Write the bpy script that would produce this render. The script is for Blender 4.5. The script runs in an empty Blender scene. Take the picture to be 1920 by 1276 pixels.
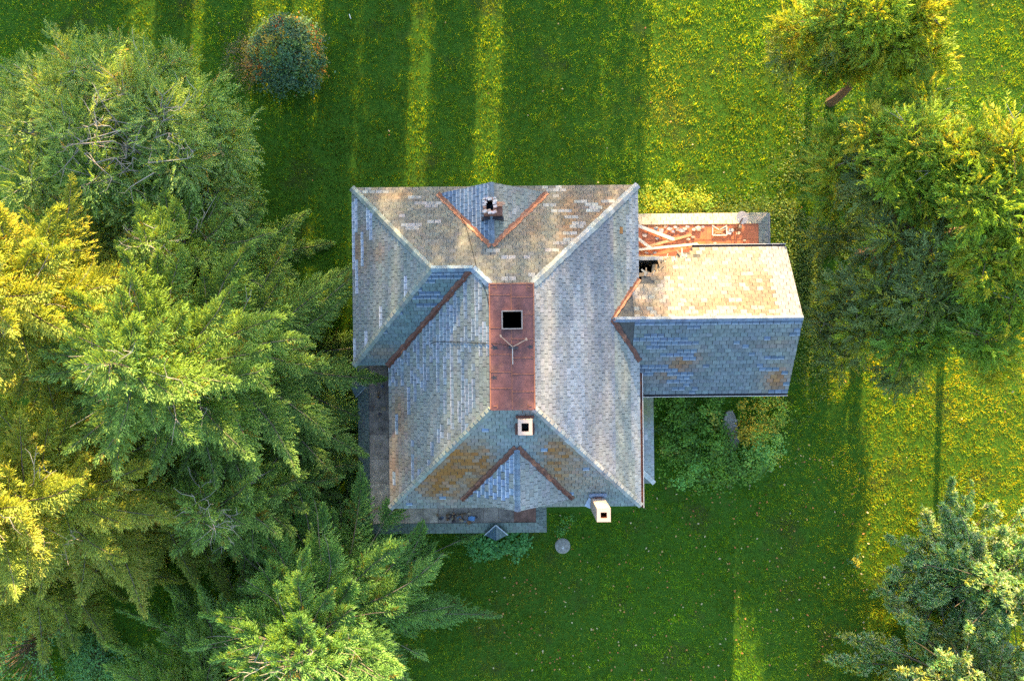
import bpy, math, random
import numpy as np
from mathutils import Vector

# ------------------------------------------------------------------ camera, sky, sun, exposure
SC = bpy.context.scene
COL = SC.collection
H, F = 41.0, 1330.0                      # drone height (m), focal length in pixels of a 1920 px wide frame
cam_data = bpy.data.cameras.new('camera')
cam_data.sensor_width = 36.0
cam_data.lens = 36.0 * F / 1920.0
cam_data.clip_end = 2000.0
cam = bpy.data.objects.new('camera', cam_data)
COL.objects.link(cam)
cam.location = (0, 0, H)
cam.rotation_euler = (0, 0, 0)
SC.camera = cam

SUN_EL = math.radians(16.5)
SUN_AZ = math.radians(2.4)               # from the top of the picture, a little to the right
world = bpy.data.worlds.new('World')
SC.world = world
world.use_nodes = True
wn = world.node_tree.nodes
sky = wn.new('ShaderNodeTexSky')
sky.sky_type = 'NISHITA'
sky.sun_disc = False
sky.sun_elevation = SUN_EL
sky.sun_rotation = SUN_AZ
world.node_tree.links.new(sky.outputs[0], wn['Background'].inputs[0])
wn['Background'].inputs[1].default_value = 0.15

sun_data = bpy.data.lights.new('sun', 'SUN')
sun_data.energy = 5.0
sun_data.angle = math.radians(0.5)
sun_data.color = (1.0, 0.70, 0.32)
sun = bpy.data.objects.new('sun', sun_data)
COL.objects.link(sun)
SV = Vector((math.sin(SUN_AZ) * math.cos(SUN_EL), math.cos(SUN_AZ) * math.cos(SUN_EL), math.sin(SUN_EL)))
sun.rotation_euler = (-SV).to_track_quat('-Z', 'Y').to_euler()
sun.location = SV * 200

SC.view_settings.view_transform = 'Standard'
SC.view_settings.look = 'None'
SC.view_settings.gamma = 1.0
SC.view_settings.exposure = 2.2
SC.cycles.max_bounces = 5
SC.cycles.diffuse_bounces = 3
SC.cycles.transmission_bounces = 3
SC.cycles.use_denoising = False

random.seed(4)
RNG = np.random.default_rng(11)


def at(px, py, z=0.0):
    """point at height z that stands at a measured place of the survey photo"""
    d = (H - z) / F
    return Vector(((px - 960) * d, (638 - py) * d, z))


# ------------------------------------------------------------------ object helpers
def tag(o, label=None, cat=None, group=None, kind=None):
    if label: o['label'] = label
    if cat: o['category'] = cat
    if group: o['group'] = group
    if kind: o['kind'] = kind
    return o


def empty(name, loc, label, cat, group=None, rz=0.0):
    o = bpy.data.objects.new(name, None)
    o.empty_display_size = 0.2
    COL.objects.link(o)
    o.location = loc
    o.rotation_euler = (0, 0, rz)
    return tag(o, label, cat, group)


def link(name, me, parent=None):
    o = bpy.data.objects.new(name, me)
    COL.objects.link(o)
    if parent: o.parent = parent
    return o


class MB:
    """collects polygons of one part"""
    def __init__(s):
        s.v, s.f, s.c, s.sm = [], [], [], []

    def poly(s, pts, c=(1, 1, 1)):
        n = len(s.v)
        s.v += [tuple(p) for p in pts]
        s.f.append(tuple(range(n, n + len(pts))))
        s.c.append(c)

    def mesh(s, vs, fs, c=(1, 1, 1)):
        n = len(s.v)
        s.v += [tuple(p) for p in vs]
        for f in fs:
            s.f.append(tuple(i + n for i in f))
            s.c.append(c)

    def box(s, x0, x1, y0, y1, z0, z1, c=(1, 1, 1)):
        vs = [(x0, y0, z0), (x1, y0, z0), (x1, y1, z0), (x0, y1, z0), (x0, y0, z1), (x1, y0, z1), (x1, y1, z1), (x0, y1, z1)]
        s.mesh(vs, [(3, 2, 1, 0), (4, 5, 6, 7), (0, 1, 5, 4), (1, 2, 6, 5), (2, 3, 7, 6), (3, 0, 4, 7)], c)

    def bar(s, a, b, w, h, c=(1, 1, 1), up=(0, 0, 1)):
        a, b, up = Vector(a), Vector(b), Vector(up)
        d = (b - a).normalized()
        r = d.cross(up)
        if r.length < 1e-4: r = d.cross(Vector((1, 0, 0)))
        r.normalize()
        u = r.cross(d).normalized()
        r, u = r * w / 2, u * h / 2
        vs = [a - r - u, a + r - u, a + r + u, a - r + u, b - r - u, b + r - u, b + r + u, b - r + u]
        s.mesh(vs, [(0, 1, 2, 3), (7, 6, 5, 4), (0, 4, 5, 1), (1, 5, 6, 2), (2, 6, 7, 3), (3, 7, 4, 0)], c)

    def tube(s, pts, rad, n=6, c=(1, 1, 1), cap=True):
        pts = [Vector(p) for p in pts]
        if not hasattr(rad, '__len__'): rad = [rad] * len(pts)
        vs, fs = [], []
        for i, p in enumerate(pts):
            d = (pts[min(i + 1, len(pts) - 1)] - pts[max(i - 1, 0)]).normalized()
            ref = Vector((0, 0, 1)) if abs(d.z) < .9 else Vector((1, 0, 0))
            a = d.cross(ref).normalized()
            b = d.cross(a).normalized()
            for k in range(n):
                t = 2 * math.pi * k / n
                vs.append(p + (a * math.cos(t) + b * math.sin(t)) * rad[i])
        for i in range(len(pts) - 1):
            for k in range(n):
                k2 = (k + 1) % n
                fs.append((i * n + k, i * n + k2, (i + 1) * n + k2, (i + 1) * n + k))
        if cap:
            fs.append(tuple(range(n))[::-1])
            fs.append(tuple(range((len(pts) - 1) * n, len(pts) * n)))
        s.mesh(vs, fs, c)

    def build(s, name, mat, parent=None, smooth=False):
        me = bpy.data.meshes.new(name)
        me.from_pydata(s.v, [], s.f)
        at_ = me.attributes.new('col', 'FLOAT_COLOR', 'FACE')
        arr = np.ones((len(s.f), 4), np.float32)
        arr[:, :3] = np.array(s.c, np.float32).reshape(-1, 3)
        at_.data.foreach_set('color', arr.ravel())
        me.materials.append(mat)
        if smooth: me.polygons.foreach_set('use_smooth', np.ones(len(s.f), dtype=bool))
        me.update()
        return link(name, me, parent)


def np_mesh(name, verts, quads, cols, mat, parent=None, k=4):
    """large mesh from arrays; cols per face"""
    me = bpy.data.meshes.new(name)
    nv, nf = len(verts), np.size(quads) // k
    me.vertices.add(nv)
    me.vertices.foreach_set('co', np.ascontiguousarray(verts, np.float32).ravel())
    me.loops.add(nf * k)
    me.loops.foreach_set('vertex_index', np.ascontiguousarray(quads, np.int32).ravel())
    me.polygons.add(nf)
    me.polygons.foreach_set('loop_start', np.arange(0, nf * k, k, dtype=np.int32))
    a = me.attributes.new('col', 'FLOAT_COLOR', 'FACE')
    arr = np.ones((nf, 4), np.float32)
    arr[:, :3] = cols
    a.data.foreach_set('color', arr.ravel())
    me.materials.append(mat)
    me.update(calc_edges=True)
    me.validate()
    return link(name, me, parent)


# ------------------------------------------------------------------ materials
def new_mat(name):
    m = bpy.data.materials.new(name)
    m.use_nodes = True
    nt = m.node_tree
    nt.nodes.clear()
    out = nt.nodes.new('ShaderNodeOutputMaterial')
    return m, nt, out


def N(nt, kind, **kw):
    n = nt.nodes.new(kind)
    for k, v in kw.items():
        if k.startswith('i_'):
            n.inputs[k[2:].replace('_', ' ')].default_value = v
        else:
            setattr(n, k, v)
    return n


def mixcol(nt, fac, a, b, mode='MIX'):
    n = nt.nodes.new('ShaderNodeMix')
    n.data_type = 'RGBA'
    n.blend_type = mode
    for sock, val in ((n.inputs[0], fac), (n.inputs[6], a), (n.inputs[7], b)):
        if hasattr(val, 'links'):
            nt.links.new(val, sock)
        elif hasattr(val, '__len__'):
            sock.default_value = (*val[:3], 1)
        else:
            sock.default_value = val
    return n.outputs[2]


def ramp(nt, src, lo, hi):
    n = nt.nodes.new('ShaderNodeMapRange')
    n.inputs[1].default_value = lo
    n.inputs[2].default_value = hi
    nt.links.new(src, n.inputs[0])
    return n.outputs[0]


def noise(nt, scale, detail=4, rough=.6, vec=None):
    n = N(nt, 'ShaderNodeTexNoise')
    n.inputs['Scale'].default_value = scale
    n.inputs['Detail'].default_value = detail
    n.inputs['Roughness'].default_value = rough
    if vec is None:
        g = nt.nodes.get('geo') or N(nt, 'ShaderNodeNewGeometry', name='geo')
        vec = g.outputs['Position']
    nt.links.new(vec, n.inputs['Vector'])
    return n.outputs[0]


def leaf_mat(name, trans=.35, tint=(1.5, 1.15, .5), rough=.6, spec=.25):
    m, nt, out = new_mat(name)
    a = N(nt, 'ShaderNodeAttribute', attribute_name='col')
    p = N(nt, 'ShaderNodeBsdfPrincipled')
    p.inputs['Roughness'].default_value = rough
    p.inputs['Specular IOR Level'].default_value = spec
    nt.links.new(a.outputs['Color'], p.inputs['Base Color'])
    t = N(nt, 'ShaderNodeBsdfTranslucent')
    nt.links.new(mixcol(nt, 1.0, a.outputs['Color'], tint, 'MULTIPLY'), t.inputs[0])
    mx = N(nt, 'ShaderNodeMixShader')
    mx.inputs[0].default_value = trans
    nt.links.new(p.outputs[0], mx.inputs[1])
    nt.links.new(t.outputs[0], mx.inputs[2])
    nt.links.new(mx.outputs[0], out.inputs[0])
    return m


def surf_mat(name, col=None, var=(.7, 1.25), scale=6, rough=.8, spec=.25, bump=.0, bscale=40, stain=None, sscale=1.5, slo=.5, shi=.62, metal=0.0):
    """attribute colour (or a plain colour) times noise, optional stain colour, bump"""
    m, nt, out = new_mat(name)
    p = N(nt, 'ShaderNodeBsdfPrincipled')
    p.inputs['Roughness'].default_value = rough
    p.inputs['Specular IOR Level'].default_value = spec
    p.inputs['Metallic'].default_value = metal
    if col is None:
        c = N(nt, 'ShaderNodeAttribute', attribute_name='col').outputs['Color']
    else:
        a = N(nt, 'ShaderNodeRGB')
        a.outputs[0].default_value = (*col, 1)
        c = a.outputs[0]
    if stain is not None:
        c = mixcol(nt, ramp(nt, noise(nt, sscale, 5, .65), slo, shi), c, stain)
    nz = ramp(nt, noise(nt, scale, 6, .7), .3, .7)
    g = mixcol(nt, nz, (var[0],) * 3, (var[1],) * 3)
    c = mixcol(nt, 1.0, c, g, 'MULTIPLY')
    nt.links.new(c, p.inputs['Base Color'])
    if bump:
        b = N(nt, 'ShaderNodeBump')
        b.inputs['Strength'].default_value = bump
        b.inputs['Distance'].default_value = .02
        nt.links.new(noise(nt, bscale, 4, .6), b.inputs['Height'])
        nt.links.new(b.outputs[0], p.inputs['Normal'])
    nt.links.new(p.outputs[0], out.inputs[0])
    return m


M_SHINGLE = surf_mat('weathered_slate', None, (.66, 1.22), 5, .75, .3, .35, 60)
M_UNDER = surf_mat('roof_boarding', (.10, .10, .095), (.6, 1.2), 4, .95, .1)
M_RUST = surf_mat('rusted_sheet', (.165, .066, .058), (.6, 1.3), 2.5, .6, .4, .2, 12, stain=(.24, .10, .065), sscale=1.3, slo=.52, shi=.72)
M_SEAM = surf_mat('seam_rust', (.34, .14, .08), (.6, 1.2), 9, .7, .3)
M_VALLEY = surf_mat('valley_metal', (.13, .05, .032), (.5, 1.4), 6, .6, .4, .2, 20, stain=(.36, .15, .08), sscale=2.2, slo=.55, shi=.7)
M_DARKMETAL = surf_mat('dark_gutter_metal', (.04, .035, .04), (.7, 1.3), 8, .5, .4)
M_BLACK = surf_mat('attic_shade_black', (.012, .011, .01), (.8, 1.2), 3, .95, .05)  # near-black, so the darkness inside the holes is put into the colour
M_PAINTW = surf_mat('flaking_white_paint', (.62, .60, .57), (.75, 1.1), 8, .7, .3, .15, 40, stain=(.34, .27, .22), sscale=5, slo=.58, shi=.7)
M_WALL = surf_mat('clapboard', (.55, .54, .50), (.75, 1.1), 3, .8, .2)
M_BRICKP = surf_mat('painted_brick', (.66, .50, .42), (.85, 1.12), 14, .8, .2, .3, 40, stain=(.72, .62, .55), sscale=4, slo=.4, shi=.6)
M_BRICK = surf_mat('worn_brick', None, (.6, 1.3), 12, .9, .15, .4, 30)
M_WOOD = surf_mat('bare_board', None, (.7, 1.2), 10, .8, .2, .2, 30)
M_TAR = surf_mat('old_flat_roofing', (.17, .135, .105), (.55, 1.5), 1.6, .85, .2, .2, 25, stain=(.36, .30, .22), sscale=.7, slo=.5, shi=.66)
M_BARK = surf_mat('bark', None, (.6, 1.35), 14, .95, .1, .5, 25)
M_GREY = surf_mat('weathered_metal', (.42, .40, .38), (.7, 1.2), 10, .55, .4)
M_DISH = surf_mat('dish_paint', (.52, .53, .56), (.85, 1.1), 5, .5, .4)
M_CONC = surf_mat('old_concrete', (.26, .25, .22), (.55, 1.5), 9, .95, .1, .4, 40, stain=(.33, .31, .28), sscale=3, slo=.5, shi=.65)
M_CABLE = surf_mat('black_cable', (.012, .012, .012), (.8, 1.2), 5, .6, .2)
M_LEAF = leaf_mat('leaf', .4, (2.2, 1.3, .35))
M_NEEDLE = leaf_mat('needle', .42, (1.8, 1.35, .35), .55, .3)
M_PINE = leaf_mat('pine_needle', .35, (1.15, 1.2, .6), .5, .35)
M_GRASS = leaf_mat('grass_blade', .5, (3.4, 1.5, .25), .65, .15)
M_DEAD = surf_mat('fallen_leaf', None, (.8, 1.2), 20, .8, .2)


# ------------------------------------------------------------------ roof helpers
def clip(poly, conv):
    """Sutherland-Hodgman in plan; conv counter-clockwise"""
    out = poly
    n = len(conv)
    for i in range(n):
        ax, ay = conv[i]
        bx, by = conv[(i + 1) % n]
        inp, out = out, []
        if not inp: return []
        def side(p): return (bx - ax) * (p[1] - ay) - (by - ay) * (p[0] - ax)
        for j in range(len(inp)):
            p, q = inp[j], inp[(j + 1) % len(inp)]
            sp, sq = side(p), side(q)
            if sp >= 0: out.append(p)
            if (sp >= 0) != (sq >= 0):
                t = sp / (sp - sq)
                out.append((p[0] + (q[0] - p[0]) * t, p[1] + (q[1] - p[1]) * t))
    return out


def ccw(p):
    a = sum(p[i][0] * p[(i + 1) % len(p)][1] - p[(i + 1) % len(p)][0] * p[i][1] for i in range(len(p)))
    return p if a > 0 else p[::-1]


def sines(seed, n=7, s0=.3, s1=2.0):
    r = random.Random(seed)
    w = [(r.uniform(-1, 1) * r.uniform(s0, s1), r.uniform(-1, 1) * r.uniform(s0, s1), r.uniform(0, 6.3)) for _ in range(n)]
    return lambda x, y: sum(np.sin(a * x + b * y + c) for a, b, c in w) / n ** .5


class Plane:
    """roof plane: height z0 along the eave line through e0, rising with pitch p towards g (plan unit vector)"""
    def __init__(s, e0, g, z0, p):
        s.e0, s.g, s.z0, s.p = e0, g, z0, p
        s.e = (-g[1], g[0])

    def z(s, x, y):
        return s.z0 + s.p * ((x - s.e0[0]) * s.g[0] + (y - s.e0[1]) * s.g[1])

    def uw(s, x, y):
        return ((x - s.e0[0]) * s.e[0] + (y - s.e0[1]) * s.e[1], (x - s.e0[0]) * s.g[0] + (y - s.e0[1]) * s.g[1])

    def xy(s, u, w):
        return (s.e0[0] + u * s.e[0] + w * s.g[0], s.e0[1] + u * s.e[1] + w * s.g[1])


def slope(name, polys, pl, colour, parent, seed, exp=.215, tab=.33, thick=.028, keep=None, label=None, tone=.84):
    """a roof slope laid with separate slates in courses"""
    r = random.Random(seed)
    mb = MB()
    polys = [ccw(p) for p in polys]
    pts = [pl.uw(*p) for q in polys for p in q]
    u0, u1 = min(p[0] for p in pts), max(p[0] for p in pts)
    w0, w1 = min(p[1] for p in pts), max(p[1] for p in pts)
    ex = exp / math.sqrt(1 + pl.p ** 2)
    k = 0
    w = w0
    while w < w1:
        off = (k % 2) * tab * .5 + r.uniform(-.03, .03)
        u = u0 - tab + off
        while u < u1:
            gp = r.uniform(.012, .03)
            ww = w + r.uniform(-.008, .008)
            lift = thick * r.uniform(.8, 1.3)
            rect = [pl.xy(u + gp, ww), pl.xy(u + tab, ww), pl.xy(u + tab, w + ex), pl.xy(u + gp, w + ex)]
            cx, cy = pl.xy(u + tab / 2, w + ex / 2)
            u += tab
            if keep and not keep(cx, cy, r): continue
            res = colour(cx, cy, r, k)
            if res is None: continue
            c, edge = res
            c = tuple(q * tone for q in c)
            if edge: edge = tuple(q * tone for q in edge)
            for cv in polys:
                q = clip(rect, cv)
                if len(q) < 3: continue
                def up(p, low=0.0):
                    ww_ = pl.uw(*p)[1]
                    t = 1 - min(1, max(0, (ww_ - ww) / ex))
                    return (p[0], p[1], pl.z(*p) + .004 + (lift * t if not low else -.002))
                mb.poly([up(p) for p in q], c)
                for i in range(len(q)):                                  # butt and side edges of the slate
                    a, b = q[i], q[(i + 1) % len(q)]
                    wa, wb = pl.uw(*a)[1], pl.uw(*b)[1]
                    if max(wa, wb) < ww + ex * .5:
                        mb.poly([up(a, 1), up(b, 1), up(b), up(a)], edge or (c[0] * .8, c[1] * .8, c[2] * .8))
                    elif abs(wa - wb) > ex * .5:
                        mb.poly([up(a, 1), up(b, 1), up(b), up(a)], (c[0] * .8, c[1] * .8, c[2] * .8))
                if edge:                                                  # worn pale lip along the butt
                    lip = [pl.xy(u - tab + gp, ww), pl.xy(u, ww), pl.xy(u, ww + ex * .27), pl.xy(u - tab + gp, ww + ex * .27)]
                    q = clip(lip, cv)
                    if len(q) > 2:
                        mb.poly([(p[0], p[1], up(p)[2] + .004) for p in q], edge)
        w += ex
        k += 1
    o = mb.build(name, M_SHINGLE, parent)
    if label: o['label'] = label
    return o


def under(mb, polys, pl, t=.14, drop=.012):
    for q in polys:
        q = ccw(q)
        top = [(x, y, pl.z(x, y) - drop) for x, y in q]
        bot = [(x, y, pl.z(x, y) - drop - t) for x, y in q]
        n = len(q)
        mb.mesh(top + bot, [tuple(range(n)), tuple(range(n, 2 * n))[::-1]] + [(i + n, (i + 1) % n + n, (i + 1) % n, i) for i in range(n)])


def valley(name, a, b, zfun, w, parent, seed, mat=None, ragged=.5, lift=.055, label=None):
    r = random.Random(seed)
    a, b = Vector(a[:2]), Vector(b[:2])
    L = (b - a).length
    d = (b - a) / L
    nrm = Vector((-d.y, d.x))
    n = max(3, int(L / .16))
    mb = MB()
    rows = []
    for i in range(n + 1):
        p = a + d * L * i / n
        wl = w * (1 - ragged * r.random())
        wr = w * (1 - ragged * r.random())
        pl_, pr = p + nrm * wl, p - nrm * wr
        rows.append([(pl_.x, pl_.y, zfun(pl_.x, pl_.y) + lift), (p.x, p.y, zfun(p.x, p.y) + lift * .7), (pr.x, pr.y, zfun(pr.x, pr.y) + lift)])
    for i in range(n):
        for k in range(2):
            mb.poly([rows[i][k], rows[i][k + 1], rows[i + 1][k + 1], rows[i + 1][k]])
    for row0, row1 in zip(rows[:-1], rows[1:]):
        for k in (0, 2):
            mb.poly([row0[k], row1[k], (row1[k][0], row1[k][1], row1[k][2] - .07), (row0[k][0], row0[k][1], row0[k][2] - .07)])
    o = mb.build(name, mat or M_VALLEY, parent)
    if label: o['label'] = label
    return o


def cap(name, a, b, zfun, col, parent, seed, w=.155, step=.24):
    """bent cap slates along a hip or ridge, a (low) to b (high)"""
    r = random.Random(seed)
    a, b = Vector(a[:2]), Vector(b[:2])
    L = (b - a).length
    d = (b - a) / L
    nrm = Vector((-d.y, d.x))
    mb = MB()
    s = 0.0
    while s < L - .05:
        e = min(L, s + step * 1.1)
        c = col(r)
        h0, h1 = .075 + r.uniform(0, .015), .045
        ww = w * r.uniform(.88, 1.1)
        P = []
        for t, h in ((s, h0), (e, h1)):
            p = a + d * t
            l, q = p + nrm * ww, p - nrm * ww
            P.append([(l.x, l.y, zfun(l.x, l.y) + h), (p.x, p.y, zfun(p.x, p.y) + h), (q.x, q.y, zfun(q.x, q.y) + h)])
        for k in range(2):
            mb.poly([P[0][k], P[0][k + 1], P[1][k + 1], P[1][k]], c)
        for k in range(2):
            x, y = P[0][k], P[0][k + 1]
            mb.poly([(x[0], x[1], x[2] - .06), (y[0], y[1], y[2] - .06), y, x], tuple(.8 * q for q in c))
        for k in (0, 2):
            x, y = P[0][k], P[1][k]
            mb.poly([(x[0], x[1], x[2] - .06), (y[0], y[1], y[2] - .06), y, x], tuple(.8 * q for q in c))
        s += step
    return mb.build(name, M_SHINGLE, parent)


def jit(c, r, a=.12, hue=.04):
    k = 1 + r.uniform(-a, a)
    return tuple(max(.005, x * k * (1 + r.uniform(-hue, hue))) for x in c)


# ------------------------------------------------------------------ the house
HOUSE = empty('abandoned_house', (0, 0, 0), 'big derelict house with weathered grey slate hip roofs and rust-red deck', 'house', rz=math.radians(.6))
E, NN, S, W, W2, S2 = 6.2, 7.5, -8.1, -6.02, -7.72, -1.14
ZE, ZD = 6.5, 10.5
DX0, DX1, DY0, DY1 = -.92, .92, -2.93, 2.41
PN = (ZD - ZE) / (NN - DY1)
RY = (NN + S2) / 2                       # ridge of the north-west block
RZ = ZE + PN * (NN - RY)
PW = (ZD - ZE) / (DX0 - W)
RX1 = W + (RZ - ZE) / PW
RX0 = -3.52
plN = Plane((0, NN), (0, -1), ZE, PN)
plS = Plane((0, S), (0, 1), ZE, (ZD - ZE) / (DY0 - S))
plE = Plane((E, 0), (-1, 0), ZE, (ZD - ZE) / (E - DX1))
plW = Plane((W, 0), (1, 0), ZE, PW)
plW2 = Plane((W2, 0), (1, 0), ZE, (RZ - ZE) / (RX0 - W2))
plNS = Plane((0, S2), (0, 1), ZE, PN)
polN = [[(W2, NN), (RX1, NN), (RX1, RY), (RX0, RY)], [(RX1, NN), (E, NN), (DX1, DY1), (DX0, DY1), (RX1, RY)]]
polW2 = [[(W2, NN), (RX0, RY), (W2, S2)]]
polNS = [[(W2, S2), (RX0, RY), (RX1, RY), (W, S2)]]
polW = [[(W, S), (W, S2), (RX1, RY), (DX0, DY1), (DX0, DY0)]]
polS = [[(W, S), (DX0, DY0), (DX1, DY0), (E, S)]]
polE = [[(E, S), (DX1, DY0), (DX1, DY1), (E, NN)]]

n1, n2, n3, n4, n5, n6 = [sines(s, 8, .6, 2.2) for s in (1, 2, 3, 4, 5, 6)]
nl = sines(9, 8, .25, .8)


def spot(x, y, cx, cy, rx, ry):
    return math.exp(-(((x - cx) / rx) ** 2 + ((y - cy) / ry) ** 2))


ORANGE = (.34, .17, .055)


def blend(a, b, t):
    t = max(0, min(1, t))
    return tuple(x + (y - x) * t for x, y in zip(a, b))


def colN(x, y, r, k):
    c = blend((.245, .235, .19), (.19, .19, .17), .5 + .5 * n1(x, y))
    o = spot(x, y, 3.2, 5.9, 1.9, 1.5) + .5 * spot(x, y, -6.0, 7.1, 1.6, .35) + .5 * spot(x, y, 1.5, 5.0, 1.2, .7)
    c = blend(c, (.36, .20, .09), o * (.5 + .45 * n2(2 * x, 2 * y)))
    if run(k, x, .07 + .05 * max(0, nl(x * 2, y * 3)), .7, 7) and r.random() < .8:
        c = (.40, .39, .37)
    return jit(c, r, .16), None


def colW2(x, y, r, k):
    c = blend((.20, .24, .235), (.25, .28, .275), .5 + .5 * n1(x, y))
    c = blend(c, ORANGE, .6 * spot(x, y, -7.3, 4.4, .6, 1.2) + .4 * spot(x, y, -6.2, 4.2, .4, .5))
    if run(k, y, .09 if x < -5 else .05, 1.6, 1): return jit((.36, .42, .52), r), (.58, .62, .68)
    return jit(c, r, .1), None


def stripes(x, y, th):
    return n3(x * 2.6, y * .8) + .5 * n4(x * .7, y * 1.4) > th * 1.9


def run(k, s, p, ln=1.4, seed=0):
    """True along random runs of a course"""
    h = lambda *a: random.Random(hash((seed,) + a)).random()
    return h(k, int(math.floor(s / ln + h(k) * 7))) < p


def colNS(x, y, r, k):
    c = blend((.16, .24, .25), (.20, .27, .25), .5 + .5 * n2(x, y))
    c = blend(c, ORANGE, .5 * spot(x, y, -6.2, -.5, .8, .35))
    if run(k, x, .30 if y > 1 else .06, 1.2, 2) or y > 2.8: return jit((.11, .18, .27), r), (.34, .42, .5)
    return jit(c, r, .16), None


def colW(x, y, r, k):
    c = blend((.235, .265, .25), (.195, .235, .24), .5 + .5 * n2(x, y))
    c = blend(c, ORANGE, .85 * spot(x, y, -5.3, -3.6, .6, 1.3) * (.6 + .4 * n3(2 * x, y)) + .5 * spot(x, y, -5.8, -6.4, .4, 1.5) + .35 * spot(x, y, -4.9, -5.8, .5, .5))
    p_ = .62 if y > -2.2 else (.40 if y > -4.6 else .10)
    if x > -1.9 and y < -.6: p_ *= .35
    if x < -4.4 and y < -2: p_ = max(.22, p_ * .6)
    if run(k, y, p_, 1.1, 3) and r.random() < .9: return jit((.205, .26, .315), r, .2), jit((.39, .42, .455), r, .18)
    return jit(c, r, .14), None


def colS(x, y, r, k):
    c = blend((.20, .26, .27), (.26, .29, .26), .5 + .5 * n3(x, y))
    o = 1.6 * spot(x, y, -3.1, -6.3, 1.9, 1.3) + 1.0 * spot(x, y, -1.9, -5.2, 1.0, .9) + .85 * spot(x, y, 2.35, -5.9, 1.0, 1.5) + .5 * spot(x, y, 1.7, -4.8, .7, .6)
    if x + y < -11.6: o *= .5
    o *= r.uniform(.55, 1.25)
    c = blend(c, (.30, .135, .03), o * (.8 + .2 * n2(2 * x, 2 * y)))
    if (abs(x - .3) < 1.3 and y > -5 and n5(x, y * 3) > .1) or r.random() < .012: return jit((.17, .25, .36), r), (.40, .48, .58)
    return jit(c, r, .13), None


def colE(x, y, r, k):
    c = blend((.30, .31, .33), (.21, .225, .25), .5 + .6 * n1(x * .8, y * .8) + .25 * n2(3 * x, .2 * y))
    if x > 4.75: c = blend(c, (.27, .30, .265), .75)
    c = blend(c, (.52, .49, .44), .7 * spot(x, y, 1.2, 0, .9, 5) * (.5 + .5 * n3(x, y)))
    if n5(.15 * y, 3 * x) > 1.2: c = blend(c, (.44, .45, .47), .6)
    if r.random() < .004: c = ORANGE
    return jit(c, r, .12, .02), None


roof_mb = MB()
for pp, pl in ((polN, plN), (polW2, plW2), (polNS, plNS), (polW, plW), (polS, plS), (polE, plE)):
    under(roof_mb, pp, pl)
ROOF = roof_mb.build('main_roof', M_UNDER, HOUSE)
slope('slate_slope', polN, plN, colN, ROOF, 1, tone=.72, label='sunlit tan slate slope with bleached slates')
slope('slate_slope', polW2, plW2, colW2, ROOF, 2)
slope('slate_slope', polNS, plNS, colNS, ROOF, 3, tone=.72, label='slate slope with blue-green shade put into its colour')  # blue-teal shade of this slope is put into the slate colours and tone
slope('slate_slope', polW, plW, colW, ROOF, 4, label='slate slope streaked with white-edged slates')
slope('slate_slope', polS, plS, colS, ROOF, 5, label='slate slope with orange mossy patches')
slope('slate_slope', polE, plE, colE, ROOF, 6, label='pale grey slate slope')

pale = lambda r: jit((.30, .31, .30), r, .22)
greenish = lambda r: jit((.22, .25, .22), r, .2)
blueish = lambda r: jit((.17, .23, .29), r, .2)
mn = lambda *ps: (lambda x, y: min(p.z(x, y) for p in ps))
mx = lambda *ps: (lambda x, y: max(p.z(x, y) for p in ps))
cap('hip_cap', (W2, NN), (RX0, RY), mn(plN, plW2), greenish, ROOF, 21)
cap('hip_cap', (E, NN), (DX1, DY1), mn(plN, plE), pale, ROOF, 22, .19)
cap('hip_cap', (E, S), (DX1, DY0), mn(plS, plE), pale, ROOF, 23)
cap('hip_cap', (W, S), (DX0, DY0), mn(plS, plW), greenish, ROOF, 24)
cap('hip_cap', (W2, S2), (RX0, RY), mn(plNS, plW2), greenish, ROOF, 25)
cap('hip_cap', (RX1, RY), (DX0, DY1), mn(plN, plW), blueish, ROOF, 26, .16)
cap('ridge_cap', (RX0, RY), (RX1, RY), mn(plN, plNS), blueish, ROOF, 27, .14)
valley('valley_flashing', (W - .05, S2 - .05), (RX1 - .1, RY - .1), mx(plW, plNS), .17, ROOF, 31)

# rusted flat deck with its open hatch
def rects_with_hole(mb, x0, x1, y0, y1, hx0, hx1, hy0, hy1, z, t):
    for a, b, c, d in ((x0, hx0, y0, y1), (hx1, x1, y0, y1), (hx0, hx1, y0, hy0), (hx0, hx1, hy1, y1)):
        mb.box(a, b, c, d, z - t, z)
p0, p1 = at(943, 584, ZD), at(978, 615, ZD)
hx0, hx1, hy0, hy1 = p0.x, p1.x, p1.y, p0.y
mb = MB()
rects_with_hole(mb, DX0 - .06, DX1 + .06, DY0 - .06, DY1 + .06, hx0, hx1, hy0, hy1, ZD + .07, .16)
DECK = mb.build('roof_deck', M_RUST, HOUSE)
DECK['label'] = 'flat rust-red metal deck'
mb = MB()
zt = ZD + .07
def seam(xa, ya, xb, yb, w=.022): mb.bar((xa, ya, zt + .006), (xb, yb, zt + .006), w, .018)
xm = -.02
seam(xm, DY1 + .04, xm, hy1 + .06); seam(xm, hy0 - .06, xm, DY0 - .04)
for y, sd in ((1.85, 1), (1.95, -1), (1.1, 1), (.05, 1), (.55, -1), (-.75, 1), (-.6, -1), (-1.45, 1), (-1.35, -1), (-2.2, 1), (-2.05, -1)):
    if sd > 0: seam(max(xm, hx1 + .06) if hy0 - .1 < y < hy1 + .1 else xm, y, DX1 + .04, y)
    else: seam(DX0 - .04, y, min(xm, hx0 - .06) if hy0 - .1 < y < hy1 + .1 else xm, y)
for x, y in ((DX0 + .1, DY1 - .12), (DX1 - .1, DY1 - .12), (DX0 + .1, DY0 + .12), (DX1 - .1, DY0 + .12)):
    sx = 1 if x < 0 else -1
    seam(x, y, x + sx * .16, y, .03); seam(x + sx * .16, y - .1, x + sx * .16, y + .1, .03)
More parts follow.
